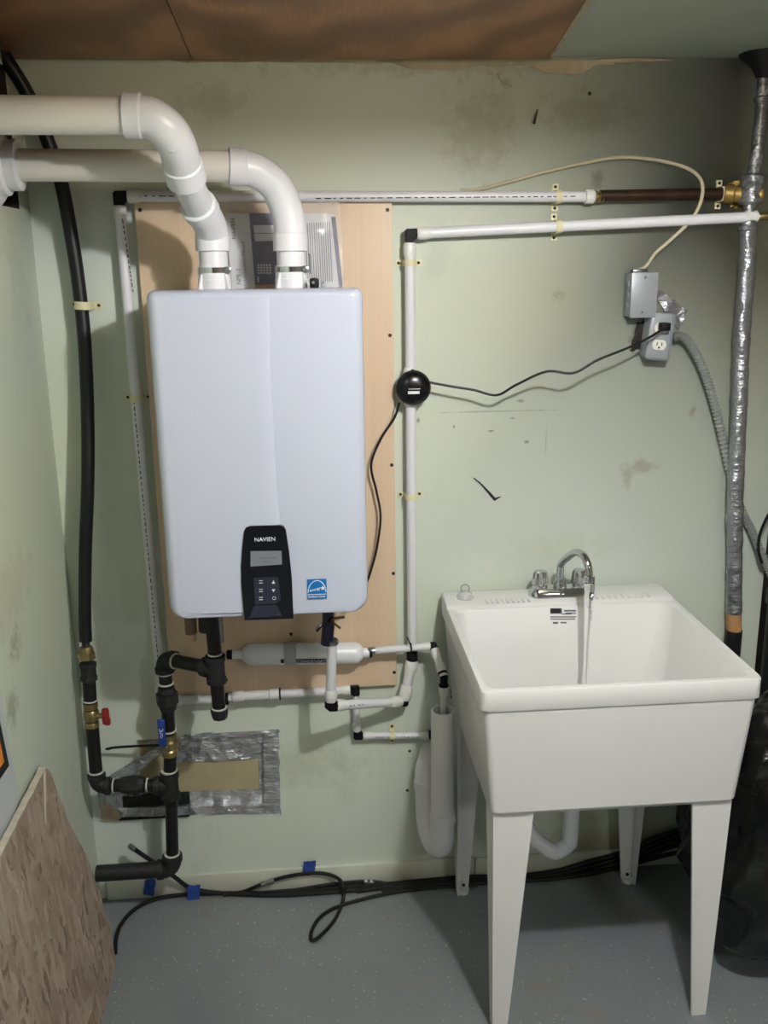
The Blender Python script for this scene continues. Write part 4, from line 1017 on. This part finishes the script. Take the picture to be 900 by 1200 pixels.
b = nb(); lathe(b, g_r-d4*.032, d4, [(0, .015), (.001, .0185), (.012, .0185), (.016, .016), (.024, .020), (.042, .020), (.048, .016), (.054, .0185), (.066, .0185), (.067, .015)], 12); vr = obj('ball_valve', b, 'brass', gas, 'brass gas cock')
b = nb(); q0 = g_r+V((.012, -.004, 0)); cyl(b, q0, q0+V((.020, -.004, 0)), .007); obj('valve_stem', b, 'brass', vr)
b = nb(); box(b, q0+V((.016, -.012, -.024)), q0+V((.034, .006, .020)), .006); box(b, q0+V((.022, -.010, -.026)), q0+V((.036, .004, -.006)), .004); obj('tee_handle', b, 'red', vr, 'red handle')
gp(g_r, g_c); tape_ring(g_r+d4*.040, d4, .0185)
b = nb(); lathe(b, g_c-d4*.026, d4, [(0, .018), (.002, .0215), (.010, .0215), (.012, .0195), (.036, .0195), (.038, .0215), (.046, .0215), (.048, .018)], 14); obj('coupling', b, 'iron_fit', gas)
g_h = W(101.5, 767, -.08); d5 = (g_h-g_c).normalized()
b = nb(); hexa(b, g_c+d5*.030, g_c+d5*.048, .021); lathe(b, g_c+d5*.046, d5, [(0, .018), (.006, .0185), (.016, .016), (.018, .012)], 14); obj('flare_nut', b, 'brass', gas)
b = nb(); hp = g_c+d5*.055; n_ = 26; tube(b, [hp+(W(100.5, 749, -.075)-hp)*(i/n_) for i in range(n_+1)], [.0105 if i % 2 else .0082 for i in range(n_+1)], 14); obj('corrugated_end', b, 'steel', gas)
# black coated hose up into the ceiling corner
hs = nb(); tube(hs, smooth(pts3([(100.5, 751, -.075), (99.5, 720, -.072), (100, 650, -.072), (103, 560, -.07), (102.5, 480, -.058), (99, 400, -.045), (93, 340, -.042), (85, 285, -.045), (72, 215, -.05), (54, 160, -.055), (33, 112, -.065), (14, 80, -.08)]) + [W(-6, 50, -.10), V((XL+.02, -.22, H-.02))], 8), .0158, 18)
solo('gas_hose', hs, 'rubber', 'thick black gas hose running down the left corner', 'hose')
clip(W(97, 358, -.043), .0165, True, 'cream clip holding the thick black hose to the wall', .06, .018)
# ---- thin black rod behind the blue valve
rd = nb(); tube(rd, smooth(pts3([(128, 877.5, -.03), (134, 876, -.035), (165, 874, -.05), (192, 873, -.06)]), 6), [.0034]*19, 8)
lathe(rd, W(128, 877.5, -.03), (-1, 0, 0), [(0, .0036), (.006, .0036), (.010, .002)], 8); solo('coax_cable', rd, 'cable', 'short black cable end sticking out left of the blue lever', 'cable')

# ================================================================== ACCESS OPENING IN THE WALL, foil taped
b = nb(); box(b, (hx0-.01, D-.001, hz0-.01), (hx1+.01, D+.006, hz1+.01)); ap = obj('recess_panel', b, 'tan_panel', wall_back, 'tan panel at the back of the opening')
ft = thing('foil_tape_frame', 'crinkled silver foil tape framing the low opening in the wall', 'foil tape', ((hx0+hx1)/2, 0, hz0-.05))
def foilq(pts, nu, nv, amp, seed, Y=-.001, rag=.003, nm='tape_strip', m='foil', sc=22):
    b = nb(); sheet(b, [W(x, y, Y) for x, y in pts], nu, nv, amp, seed, .0012, rag, sc); return obj(nm, b, m, ft)
foilq([(205, 868.5), (328, 858), (327, 854.5), (215, 861)], 26, 5, .003, 1)
foilq([(310, 945), (329, 955), (326.5, 855), (308.5, 862)], 6, 24, .003, 2)
foilq([(208, 955), (330, 953), (328, 941), (208, 946)], 24, 5, .003, 3)
foilq([(168, 872), (232, 866), (250, 857), (176, 868)], 14, 4, .004, 12)
Yb = D-.0015
foilq([(203, 893), (306, 888), (314, 858), (203, 864)], 26, 10, .010, 4, Yb, .001)
foilq([(304, 925), (318, 944), (317, 860), (303, 889)], 5, 16, .004, 5, Yb, .001)
foilq([(214, 944), (313, 942), (305, 924), (214, 927)], 22, 6, .006, 6, Yb, .001)
for pp_ in ([V((hx0+.1, .0005, hz0+.001)), V((hx1, .0005, hz0+.001)), V((hx1, D, hz0+.001)), V((hx0+.1, D, hz0+.001))], [V((hx1-.001, .0005, hz0)), V((hx1-.001, .0005, hz1)), V((hx1-.001, D, hz1)), V((hx1-.001, D, hz0))]):
    b = nb(); prism(b, pp_, (-.0004, 0, .0008)); obj('reveal_strip', b, 'foil', ft)
# torn foil and dark channel on the left side
foilq([(117, 945), (152, 949), (160, 905), (118, 914)], 12, 12, .016, 7, -.004, .008)
foilq([(120, 914), (150, 912), (202, 872), (192, 869)], 16, 6, .010, 8, -.006, .004)
foilq([(142, 957), (222, 954), (220, 944), (146, 946)], 20, 4, .008, 10, -.006, .002)
b = nb(); box(b, W(144, 947, -.012)-V((0, 0, 0)), W(222, 927, -.001), .002); obj('dark_channel', b, 'dark_metal', ft)
b = nb(); box(b, W(140, 960, -.008), W(222, 955, -.001), .001); obj('dark_channel', b, 'dark_metal', ft)
b = nb(); sheet(b, [W(118, 960, -.002), W(142, 962, -.002), (W(138, 925, -.002)), W(120, 930, -.002)], 8, 8, .010, 14, .002, .008, 40); obj('patch_plaster', b, 'plaster', ft, 'lump of patching plaster')

# ================================================================== ELECTRICAL
J = W(752, 345); jb = thing('junction_box', 'grey metal junction box with blank cover, above the outlet', 'electrical box', (J.x, 0, W(752, 373, -.05).z))
Yj = -.052
jl, jr, jt, jbm = W(740, 345, Yj).x, W(769, 345, Yj).x, W(755, 320, Yj).z, W(755, 371.5, Yj).z
b = nb(); box(b, (jl-.001, Yj, jbm), (jr, -.0005, jt), .004); obj('body', b, 'grey_box', jb)
b = nb(); box(b, (jl-.0025, Yj-.004, jbm-.002), (jr+.002, Yj+.0005, jt+.002), .0025); cv = obj('cover_plate', b, 'grey_plate', jb)
for y in (325, 366):
    p = W(756.5 if y < 340 else 752.5, y, Yj-.004); b = nb(); lathe(b, p+V((0, .001, 0)), (0, -1, 0), [(0, .003), (.002, .003), (.003, .002)], 12); obj('screw', b, 'steel', cv)
for k in range(3):
    b = nb(); z_ = jbm+(jt-jbm)*(.25+.25*k); cyl(b, (jl-.0022, -.026, z_), (jl+.002, -.026, z_), .008); obj('knockout', b, 'grey_box', jb)
b = nb(); box(b, (jl+.008, -.034, jt-.001), (jl+.045, -.012, jt+.010), .003); obj('cable_connector', b, 'steel', jb)
OC = W(773, 394, -.05); ob_ = thing('outlet_box', 'grey metal box with white duplex outlet, tilted, below the junction box', 'electrical outlet', (OC.x, 0, W(773, 420, -.05).z))
RM = Matrix.Translation(V((OC.x, 0, OC.z))) @ Matrix.Rotation(math.radians(5), 4, 'Y')
ow, oh = .029, .056
b = nb(); box(b, (-ow, -.048, -oh), (ow, -.0005, oh), .008, 3, RM); obj('body', b, 'grey_box', ob_)
b = nb(); box(b, (-ow-.002, -.055, -oh-.002), (ow+.002, -.045, oh+.002), .0095, 4, RM); oc = obj('cover_plate', b, 'grey_plate', ob_)
for sg in (1, -1):
    b = nb(); poly = [RM @ V((.0175*math.cos(t), -.0565, sg*.0205+.0155*max(-.78, min(.78, math.sin(t))))) for t in [2*PI*k/32 for k in range(32)]]
    prism(b, poly, (0, .006, 0)); rc = obj('receptacle', b, 'ivory', ob_)
    for dx in (-.006, .006):
        b = nb(); box(b, (dx-.0011, -.0570, sg*.0205-.002), (dx+.0011, -.055, sg*.0205+.006), 0, 1, RM); obj('slot', b, 'slot', rc)
    b = nb(); box(b, (-.0022, -.0570, sg*.0205-.009), (.0022, -.055, sg*.0205-.0045), 0, 1, RM); obj('slot', b, 'slot', rc)
b = nb(); lathe(b, RM @ V((0, -.0525, 0)), (0, -1, 0), [(0, .003), (.0012, .003), (.002, .002)], 10); obj('screw', b, 'steel', oc)
tp = nb(); sheet(tp, [W(770, 352, -.002), W(795, 388, -.006), W(805.5, 364, -.003), W(770, 337, -.002)], 12, 10, .010, 21, .001, .002, 26); solo('duct_tape_patch', tp, 'duct', 'silver duct tape patch on the wall behind the outlet', 'tape')
b = nb(); sheet(b, [W(738, 412, -.001), W(756, 408, -.001), W(758, 374, -.001), W(746, 378, -.001)], 6, 8, .004, 30, .001, .006, 60); obj('broken_plaster', b, 'screw', wall_back, 'dark broken plaster below the junction box')
# white cable from the ceiling pipe run to the junction box
wc = pts3([(540, 223, -.008), (560, 222, -.010), (600, 212, -.010), (640, 201, -.010), (685, 191, -.012), (725, 184.5, -.014), (765, 187, -.022), (800, 195, -.045), (818, 206, -.055), (823.5, 220, -.060), (820, 240, -.060), (808, 260, -.055), (785, 282, -.045), (768, 297, -.035), (757, 312, -.024)])
wc.append(V((jl+.022, -.023, jt+.006)))
cord('white_cable', wc, .0042, 'romex', 'dirty white cable looping from the top pipe to the junction box', 'cable')
# armoured cable
ac = smooth(pts3([(789, 396, -.03), (797, 394, -.03), (808, 402, -.03), (822, 428, -.03), (834, 462, -.028), (845, 505, -.025), (856, 555, -.018), (868, 595, -.016), (880, 620, -.018), (892, 648, -.03), (905, 676, -.045), (915, 700, -.05)]), 40)
b = nb(); tube(b, ac, [.0118 if (i//2) % 2 else .0080 for i in range(len(ac))], 12); solo('armored_cable', b, 'armor', 'grey spiral armoured cable running down from the outlet behind the taped stack', 'cable')
cord('thin_cable', pts3([(905, 596, -.07), (897, 610, -.06), (890, 628, -.05), (889, 645, -.05), (893, 660, -.05)]), .004, 'cable', 'black cable arc at the far right edge above the shelf', 'cable')

# ================================================================== TAPED STACK at the right
sk_ = thing('vent_stack', 'upright pipe wrapped in silver duct tape at the right', 'pipe', W(861, 745, -.055))
dp_ = smooth(pts3([(897, 62, -.055), (893, 120, -.055), (888, 170, -.055), (881, 220, -.055), (877, 262, -.055), (874, 330, -.05), (869, 400, -.05), (866, 480, -.05), (862, 570, -.05), (861, 650, -.05), (860, 718, -.05)]), 16)
b = nb(); n_ = len(dp_)
tube(b, dp_, [(.0205 if p.z < 1.80 else .0150)*(1+.07*noise.noise(p*26)+.03*noise.noise(p*60)) for i, p in enumerate(dp_)], 22)
for v in b.verts: v.co += V((noise.noise(v.co*55), noise.noise(v.co*55+V((7, 0, 0))), 0))*.0022
obj('tape_wrap', b, 'duct', sk_)
b = nb(); jc = [W(884, 204, -.055), W(881, 222, -.055), W(879, 240, -.055)]; tube(b, smooth(jc, 6), [.020]+[.029]*11+[.022], 20)
for v in b.verts: v.co += V((noise.noise(v.co*60), noise.noise(v.co*60+V((7, 0, 0))), 0))*.004
obj('taped_joint', b, 'duct', sk_)
for (x, y, r) in ((876, 268, .0225), (893, 118, .0175)):
    b = nb(); p = W(x, y, -.055); lathe(b, p-V((0, 0, .006)), (-.06, 0, 1), [(0, r*.8), (.003, r), (.012, r*1.02), (.016, r*.8)], 18); obj('tape_ridge', b, 'duct', sk_)
b = nb(); tube(b, [W(860, 716, -.05), W(860, 741, -.05)], [.0195, .020], 20); obj('bare_band', b, 'cardboard', sk_, 'bare tan band')
pb = W(860, 738, -.05); b = nb(); tube(b, [pb, V((pb.x, -.05, .02))], .0225, 20); obj('lower_pipe', b, 'dark_abs', sk_, 'black lower pipe')
tpc = W(901, 64, -.055)
b = nb(); lathe(b, V((tpc.x, -.055, H-.001)), (0, 0, -1), [(0, .066), (.006, .060), (.030, .034), (.050, .022), (.054, .017)], 24)
for v in b.verts: v.co.x += .006*noise.noise(v.co*30); v.co.y = min(v.co.y, -.002)
obj('ceiling_boot', b, 'dark_abs', sk_, 'black rubber boot at the ceiling')

# ================================================================== RIGHT EDGE CLUTTER
def blob(c, rad, seed, amp=.16, sub=5):
    b = nb(); bmesh.ops.create_icosphere(b, subdivisions=sub, radius=1.0)
    for v in b.verts:
        n0_ = v.co.copy(); h = amp*(noise.noise(n0_*2.2+V((seed, 0, 0)))+.5*noise.noise(n0_*5+V((seed, 3, 0)))) + .05*abs(noise.noise(n0_*9+V((0, seed, 0))))
        q_ = n0_*(1+h); v.co = V((c[0]+q_.x*rad[0], c[1]+q_.y*rad[1], max(.0, c[2]+q_.z*rad[2])))
    return b
bb_ = blob((1.46, -.36, .33), (.36, .29, .345), 2.0); solo('garbage_bag', bb_, 'bag', 'bulging black plastic bag on the floor right of the tub', 'garbage bag')
ps0 = W(897, 800, -.12); po = thing('shelf_upright', 'dark metal shelf upright at the right edge of the picture', 'shelf', (ps0.x+.02, -.12, 0))
xp = W(896, 760, -.05).x
b = nb(); box(b, (xp, -.058, 0), (xp+.035, -.040, W(896, 560, -.05).z), .002); obj('post', b, 'dark_metal', po)
for y0_, y1_, m_ in ((835, 862, 'grey_box'), (910, 935, 'grey_box')):
    a, c2 = W(897, y1_, -.078), W(897, y0_, -.078); b = nb(); box(b, (xp-.002, -.082, a.z), (xp+.030, -.070, c2.z), .002); obj('clip', b, m_, po)
b = nb(); box(b, (xp-.005, -.085, W(896, 700, -.05).z-.02), (xp+.5, -.035, W(896, 690, -.05).z), .003); obj('crossbar', b, 'dark_metal', po)
wp0, wp1 = W(868, 900, -.10), W(889, 900, -.10)
b = nb(); lathe(b, wp0-V((.06, 0, 0)), wp1-wp0, [(0, .030), ((wp1-wp0).length+.05, .030), ((wp1-wp0).length+.052, .034), ((wp1-wp0).length+.075, .034), ((wp1-wp0).length+.078, .030)], 24)
solo('drain_stub', b, 'pvc', 'short white capped pipe end behind the tub\'s right side', 'pipe')

# ================================================================== LEFT EDGE: leaning OSB and sign
T = WX(53, 899, XL+.024); Bp = WZ(134, 1140, 0)
pn = V((0, 1, 0)).cross(Bp-V((T.x, Bp.y, T.z))).normalized()
if pn.x < 0: pn = -pn
def onp(x, y):
    v = ray(x, y); t = (T-CAM).dot(pn)/v.dot(pn); return CAM+v*t
edge = [onp(x, y) for x, y in [(53, 899), (60, 906), (68, 930), (74, 944), (80, 962), (92, 985), (101, 1001), (106, 1014), (108, 1030), (118, 1046), (121, 1062), (129, 1085), (132, 1105), (136, 1128), (135, 1150)]]
edge[-1] = edge[-2]+(Bp-edge[-2]); edge = edge[:-1]
last = edge[-1]; dn_ = (Bp-V((T.x, Bp.y, T.z))); kk = last.z/-dn_.z if abs(dn_.z) > 1e-6 else 0
foot_ = V((last.x+dn_.x*kk, last.y-.02, 0.0)); edge.append(foot_)
yf = -1.75
poly = edge + [V((foot_.x, yf, 0)), V((T.x, yf, T.z))]
os_ = thing('osb_sheet', 'rough flake board sheet leaning on the left wall', 'board', (foot_.x, (foot_.y+yf)/2, 0))
b = nb(); prism(b, poly, -pn*.012)
bmesh.ops.triangulate(b, faces=[f for f in b.faces if len(f.verts) > 4]); obj('board', b, 'osb', os_)
tp0 = V((T.x, T.y-.004, T.z)); 
b = nb(); sheet(b, [tp0+pn*.0016, V((T.x, yf, T.z))+pn*.0016, V((T.x, yf, T.z))-pn*.0125+V((0, 0, .002)), tp0-pn*.0125+V((0, 0, .002))], 60, 3, .004, 4, .003, .0015, 30); obj('broken_edge', b, 'osb_edge', os_, 'pale broken top edge')
s_a, s_b = onp(51, 903)+pn*.002, onp(52, 966)+pn*.002
b = nb(); tube(b, [s_a, (s_a+s_b)/2, s_b], [.003, .0025, .001], 6); obj('splinter', b, 'osb_edge', os_, 'pale vertical splinter')
random.seed(12)
for k in range(46):
    x, y = random.uniform(4, 118), random.uniform(930, 1195)
    if y < 905+ (x-50)*1.9 or (x < 50 and y < 990-x*1.6): continue
    c = onp(x, y); a = random.uniform(0, PI); u = V((0, 1, 0)); v_ = pn.cross(u).normalized(); d_ = u*math.cos(a)+v_*math.sin(a); s_ = pn.cross(d_).normalized()
    ln, wd = random.uniform(.012, .028), random.uniform(.003, .008)
    b = nb(); prism(b, [c-d_*ln-s_*wd*.6, c+d_*ln*.9-s_*wd, c+d_*ln+s_*wd*.7, c-d_*ln*.8+s_*wd], pn*random.uniform(.0008, .002)); obj('wood_flake', b, 'osb', os_)
Xs = XL+.006
sg_ = [WX(x, y, Xs) for x, y in [(-2, 800), (5, 834), (11, 878), (20, 920), (20, 945)]]
wb_ = thing('white_sign_board', 'white board on the left wall with a black and orange diamond', 'sign', (Xs, -.6, .5))
far = [V((Xs, -1.25, sg_[-1].z-.10)), V((Xs, -1.25, sg_[0].z+.16))]
b = nb(); prism(b, sg_+far, (-.005, 0, 0)); obj('board', b, 'white_board', wb_)
c0 = WX(10.5, 897, Xs+.001); ctop = WX(0, 847, Xs+.001); cbot = WX(0, 913, Xs+.001)
u1 = (ctop-c0).normalized(); u2 = (cbot-c0).normalized()
sl = .20
dm = [c0, c0+u1*sl, c0+u1*sl+u2*sl, c0+u2*sl]
b = nb(); prism(b, dm, (.0006, 0, 0)); obj('black_diamond', b, 'black_print', wb_)
cen = (dm[0]+dm[2])/2; in_ = [cen+(p-cen)*.78 for p in dm]
b = nb(); prism(b, [p+V((.0008, 0, 0)) for p in in_], (.0006, 0, 0)); obj('orange_diamond', b, 'orange', wb_)

# ================================================================== CABLES ALONG THE FLOOR
G = 'black cables along the floor'
def fcab(name, L, r, label, extra=None, grp=G):
    pts = [FL(x, y, r) if len(t_) == 0 else W(x, y, t_[0]) for x, y, *t_ in L]
    return cord(name, pts, r, 'cable', label, 'cable', grp)
ca = thing('floor_cable', 'black cable whose bare connector end pokes up beside the gas pipe', 'cable', FL(330, 1048), G)
b = nb(); tube(b, smooth(pts3([(156, 994, -.055), (166, 1001, -.05), (184, 1013, -.045), (205, 1028, -.04)]) + [FL(x, y) for x, y in [(225, 1041), (262, 1047), (330, 1049), (420, 1043), (500, 1037), (560, 1035), (640, 1030), (690, 1024), (735, 1014), (790, 1000), (840, 992)]], 7), .0060, 9); obj('sheath', b, 'cable', ca)
e_ = W(156, 994, -.055); dd = (e_-W(166, 1001, -.05)).normalized(); b = nb(); lathe(b, e_-dd*.004, dd, [(0, .0062), (.001, .0075), (.012, .0075), (.013, .0066), (.018, .0066), (.019, .003)], 10); obj('connector', b, 'steel', ca)
fcab('floor_cable', [(135, 1117), (136, 1100), (142, 1083), (156, 1067), (176, 1056), (200, 1050), (245, 1047), (330, 1046), (420, 1039), (500, 1033), (560, 1030), (640, 1026), (700, 1019), (745, 1008), (790, 992), (835, 985)], .0056, 'black cable curling forward on the floor to a cut end at far left')
cb = thing('floor_cable', 'black cable making a teardrop loop on the floor below the heater', 'cable', FL(366, 1100), G)
LP = [(262, 1049), (285, 1045), (300, 1039, -.022), (322, 1031, -.020), (345, 1025.5, -.020), (372, 1023, -.020), (392, 1027, -.03), (402, 1037, -.06), (402, 1055), (392, 1078), (376, 1096), (366, 1102), (365, 1092), (374, 1076), (392, 1064), (420, 1055), (455, 1047), (500, 1041), (560, 1037)]
b = nb(); tube(b, smooth([FL(x, y, .0055) if not t_ else W(x, y, t_[0]) for x, y, *t_ in LP], 7), .0050, 9); obj('sheath', b, 'cable', cb)
b = nb(); a, c = W(306, 1036.5, -.021), W(325, 1030.5, -.0205); lathe(b, a, c-a, [(0, .005), (.001, .0075), (.012, .0075), (.013, .006), (.020, .006), (.021, .0078), (.038, .0078), (.039, .005)], 10); obj('splice', b, 'steel', cb, 'metal splice')
cc_ = thing('floor_cable', 'black cable with a short steel splice beside the standpipe', 'cable', FL(430, 1036), G)
b = nb(); tube(b, smooth([FL(x, y, .005) for x, y in [(300, 1047), (345, 1043), (390, 1036), (430, 1033), (460, 1036), (500, 1040), (560, 1032), (640, 1024), (720, 1013)]], 7), .0048, 9); obj('sheath', b, 'cable', cc_)
b = nb(); a, c = FL(426, 1033, .005), FL(440, 1034, .005); lathe(b, a, c-a, [(0, .005), (.001, .007), (.011, .007), (.012, .0055), (.016, .0055), (.017, .007), (.030, .007), (.031, .005)], 10); obj('splice', b, 'steel', cc_, 'short steel splice')
for i, (dy, lab) in enumerate([(0, 'lowest black cable in the bundle running behind the tub'), (-5, 'middle black cable in the bundle running behind the tub'), (-10, 'topmost black cable in the bundle, rising right behind the tub')]):
    fcab('floor_cable', [(448-30*i, 1046+dy*.4), (490, 1038+dy*.5), (545, 1034+dy*.6), (600, 1032+dy*.5), (650, 1029+dy*.8), (690, 1020+dy), (735, 1007+dy), (790, 986+dy*1.2), (850, 975+dy)], .0068, lab)
def tapep(pts, Y, label, seed):
    b = nb(); sheet(b, [W(x, y, Y) for x, y in pts], 6, 6, .006, seed, .0008, .003, 60); solo('painter_tape', b, 'blue_tape', label, 'tape', 'blue painter\'s tape on the cables')
tapep([(219, 1057), (233, 1060), (235, 1036), (220, 1037)], -.030, 'blue tape holding cables at the floor right of the gas pipe', 1)
tapep([(354, 1025), (367, 1024), (371, 1008), (356, 1009)], -.014, 'blue tape on the low board above the cable loop', 2)
tapep([(168, 1048), (180, 1049), (183, 1030), (171, 1030)], -.016, 'blue tape under the thick horizontal gas pipe', 3)
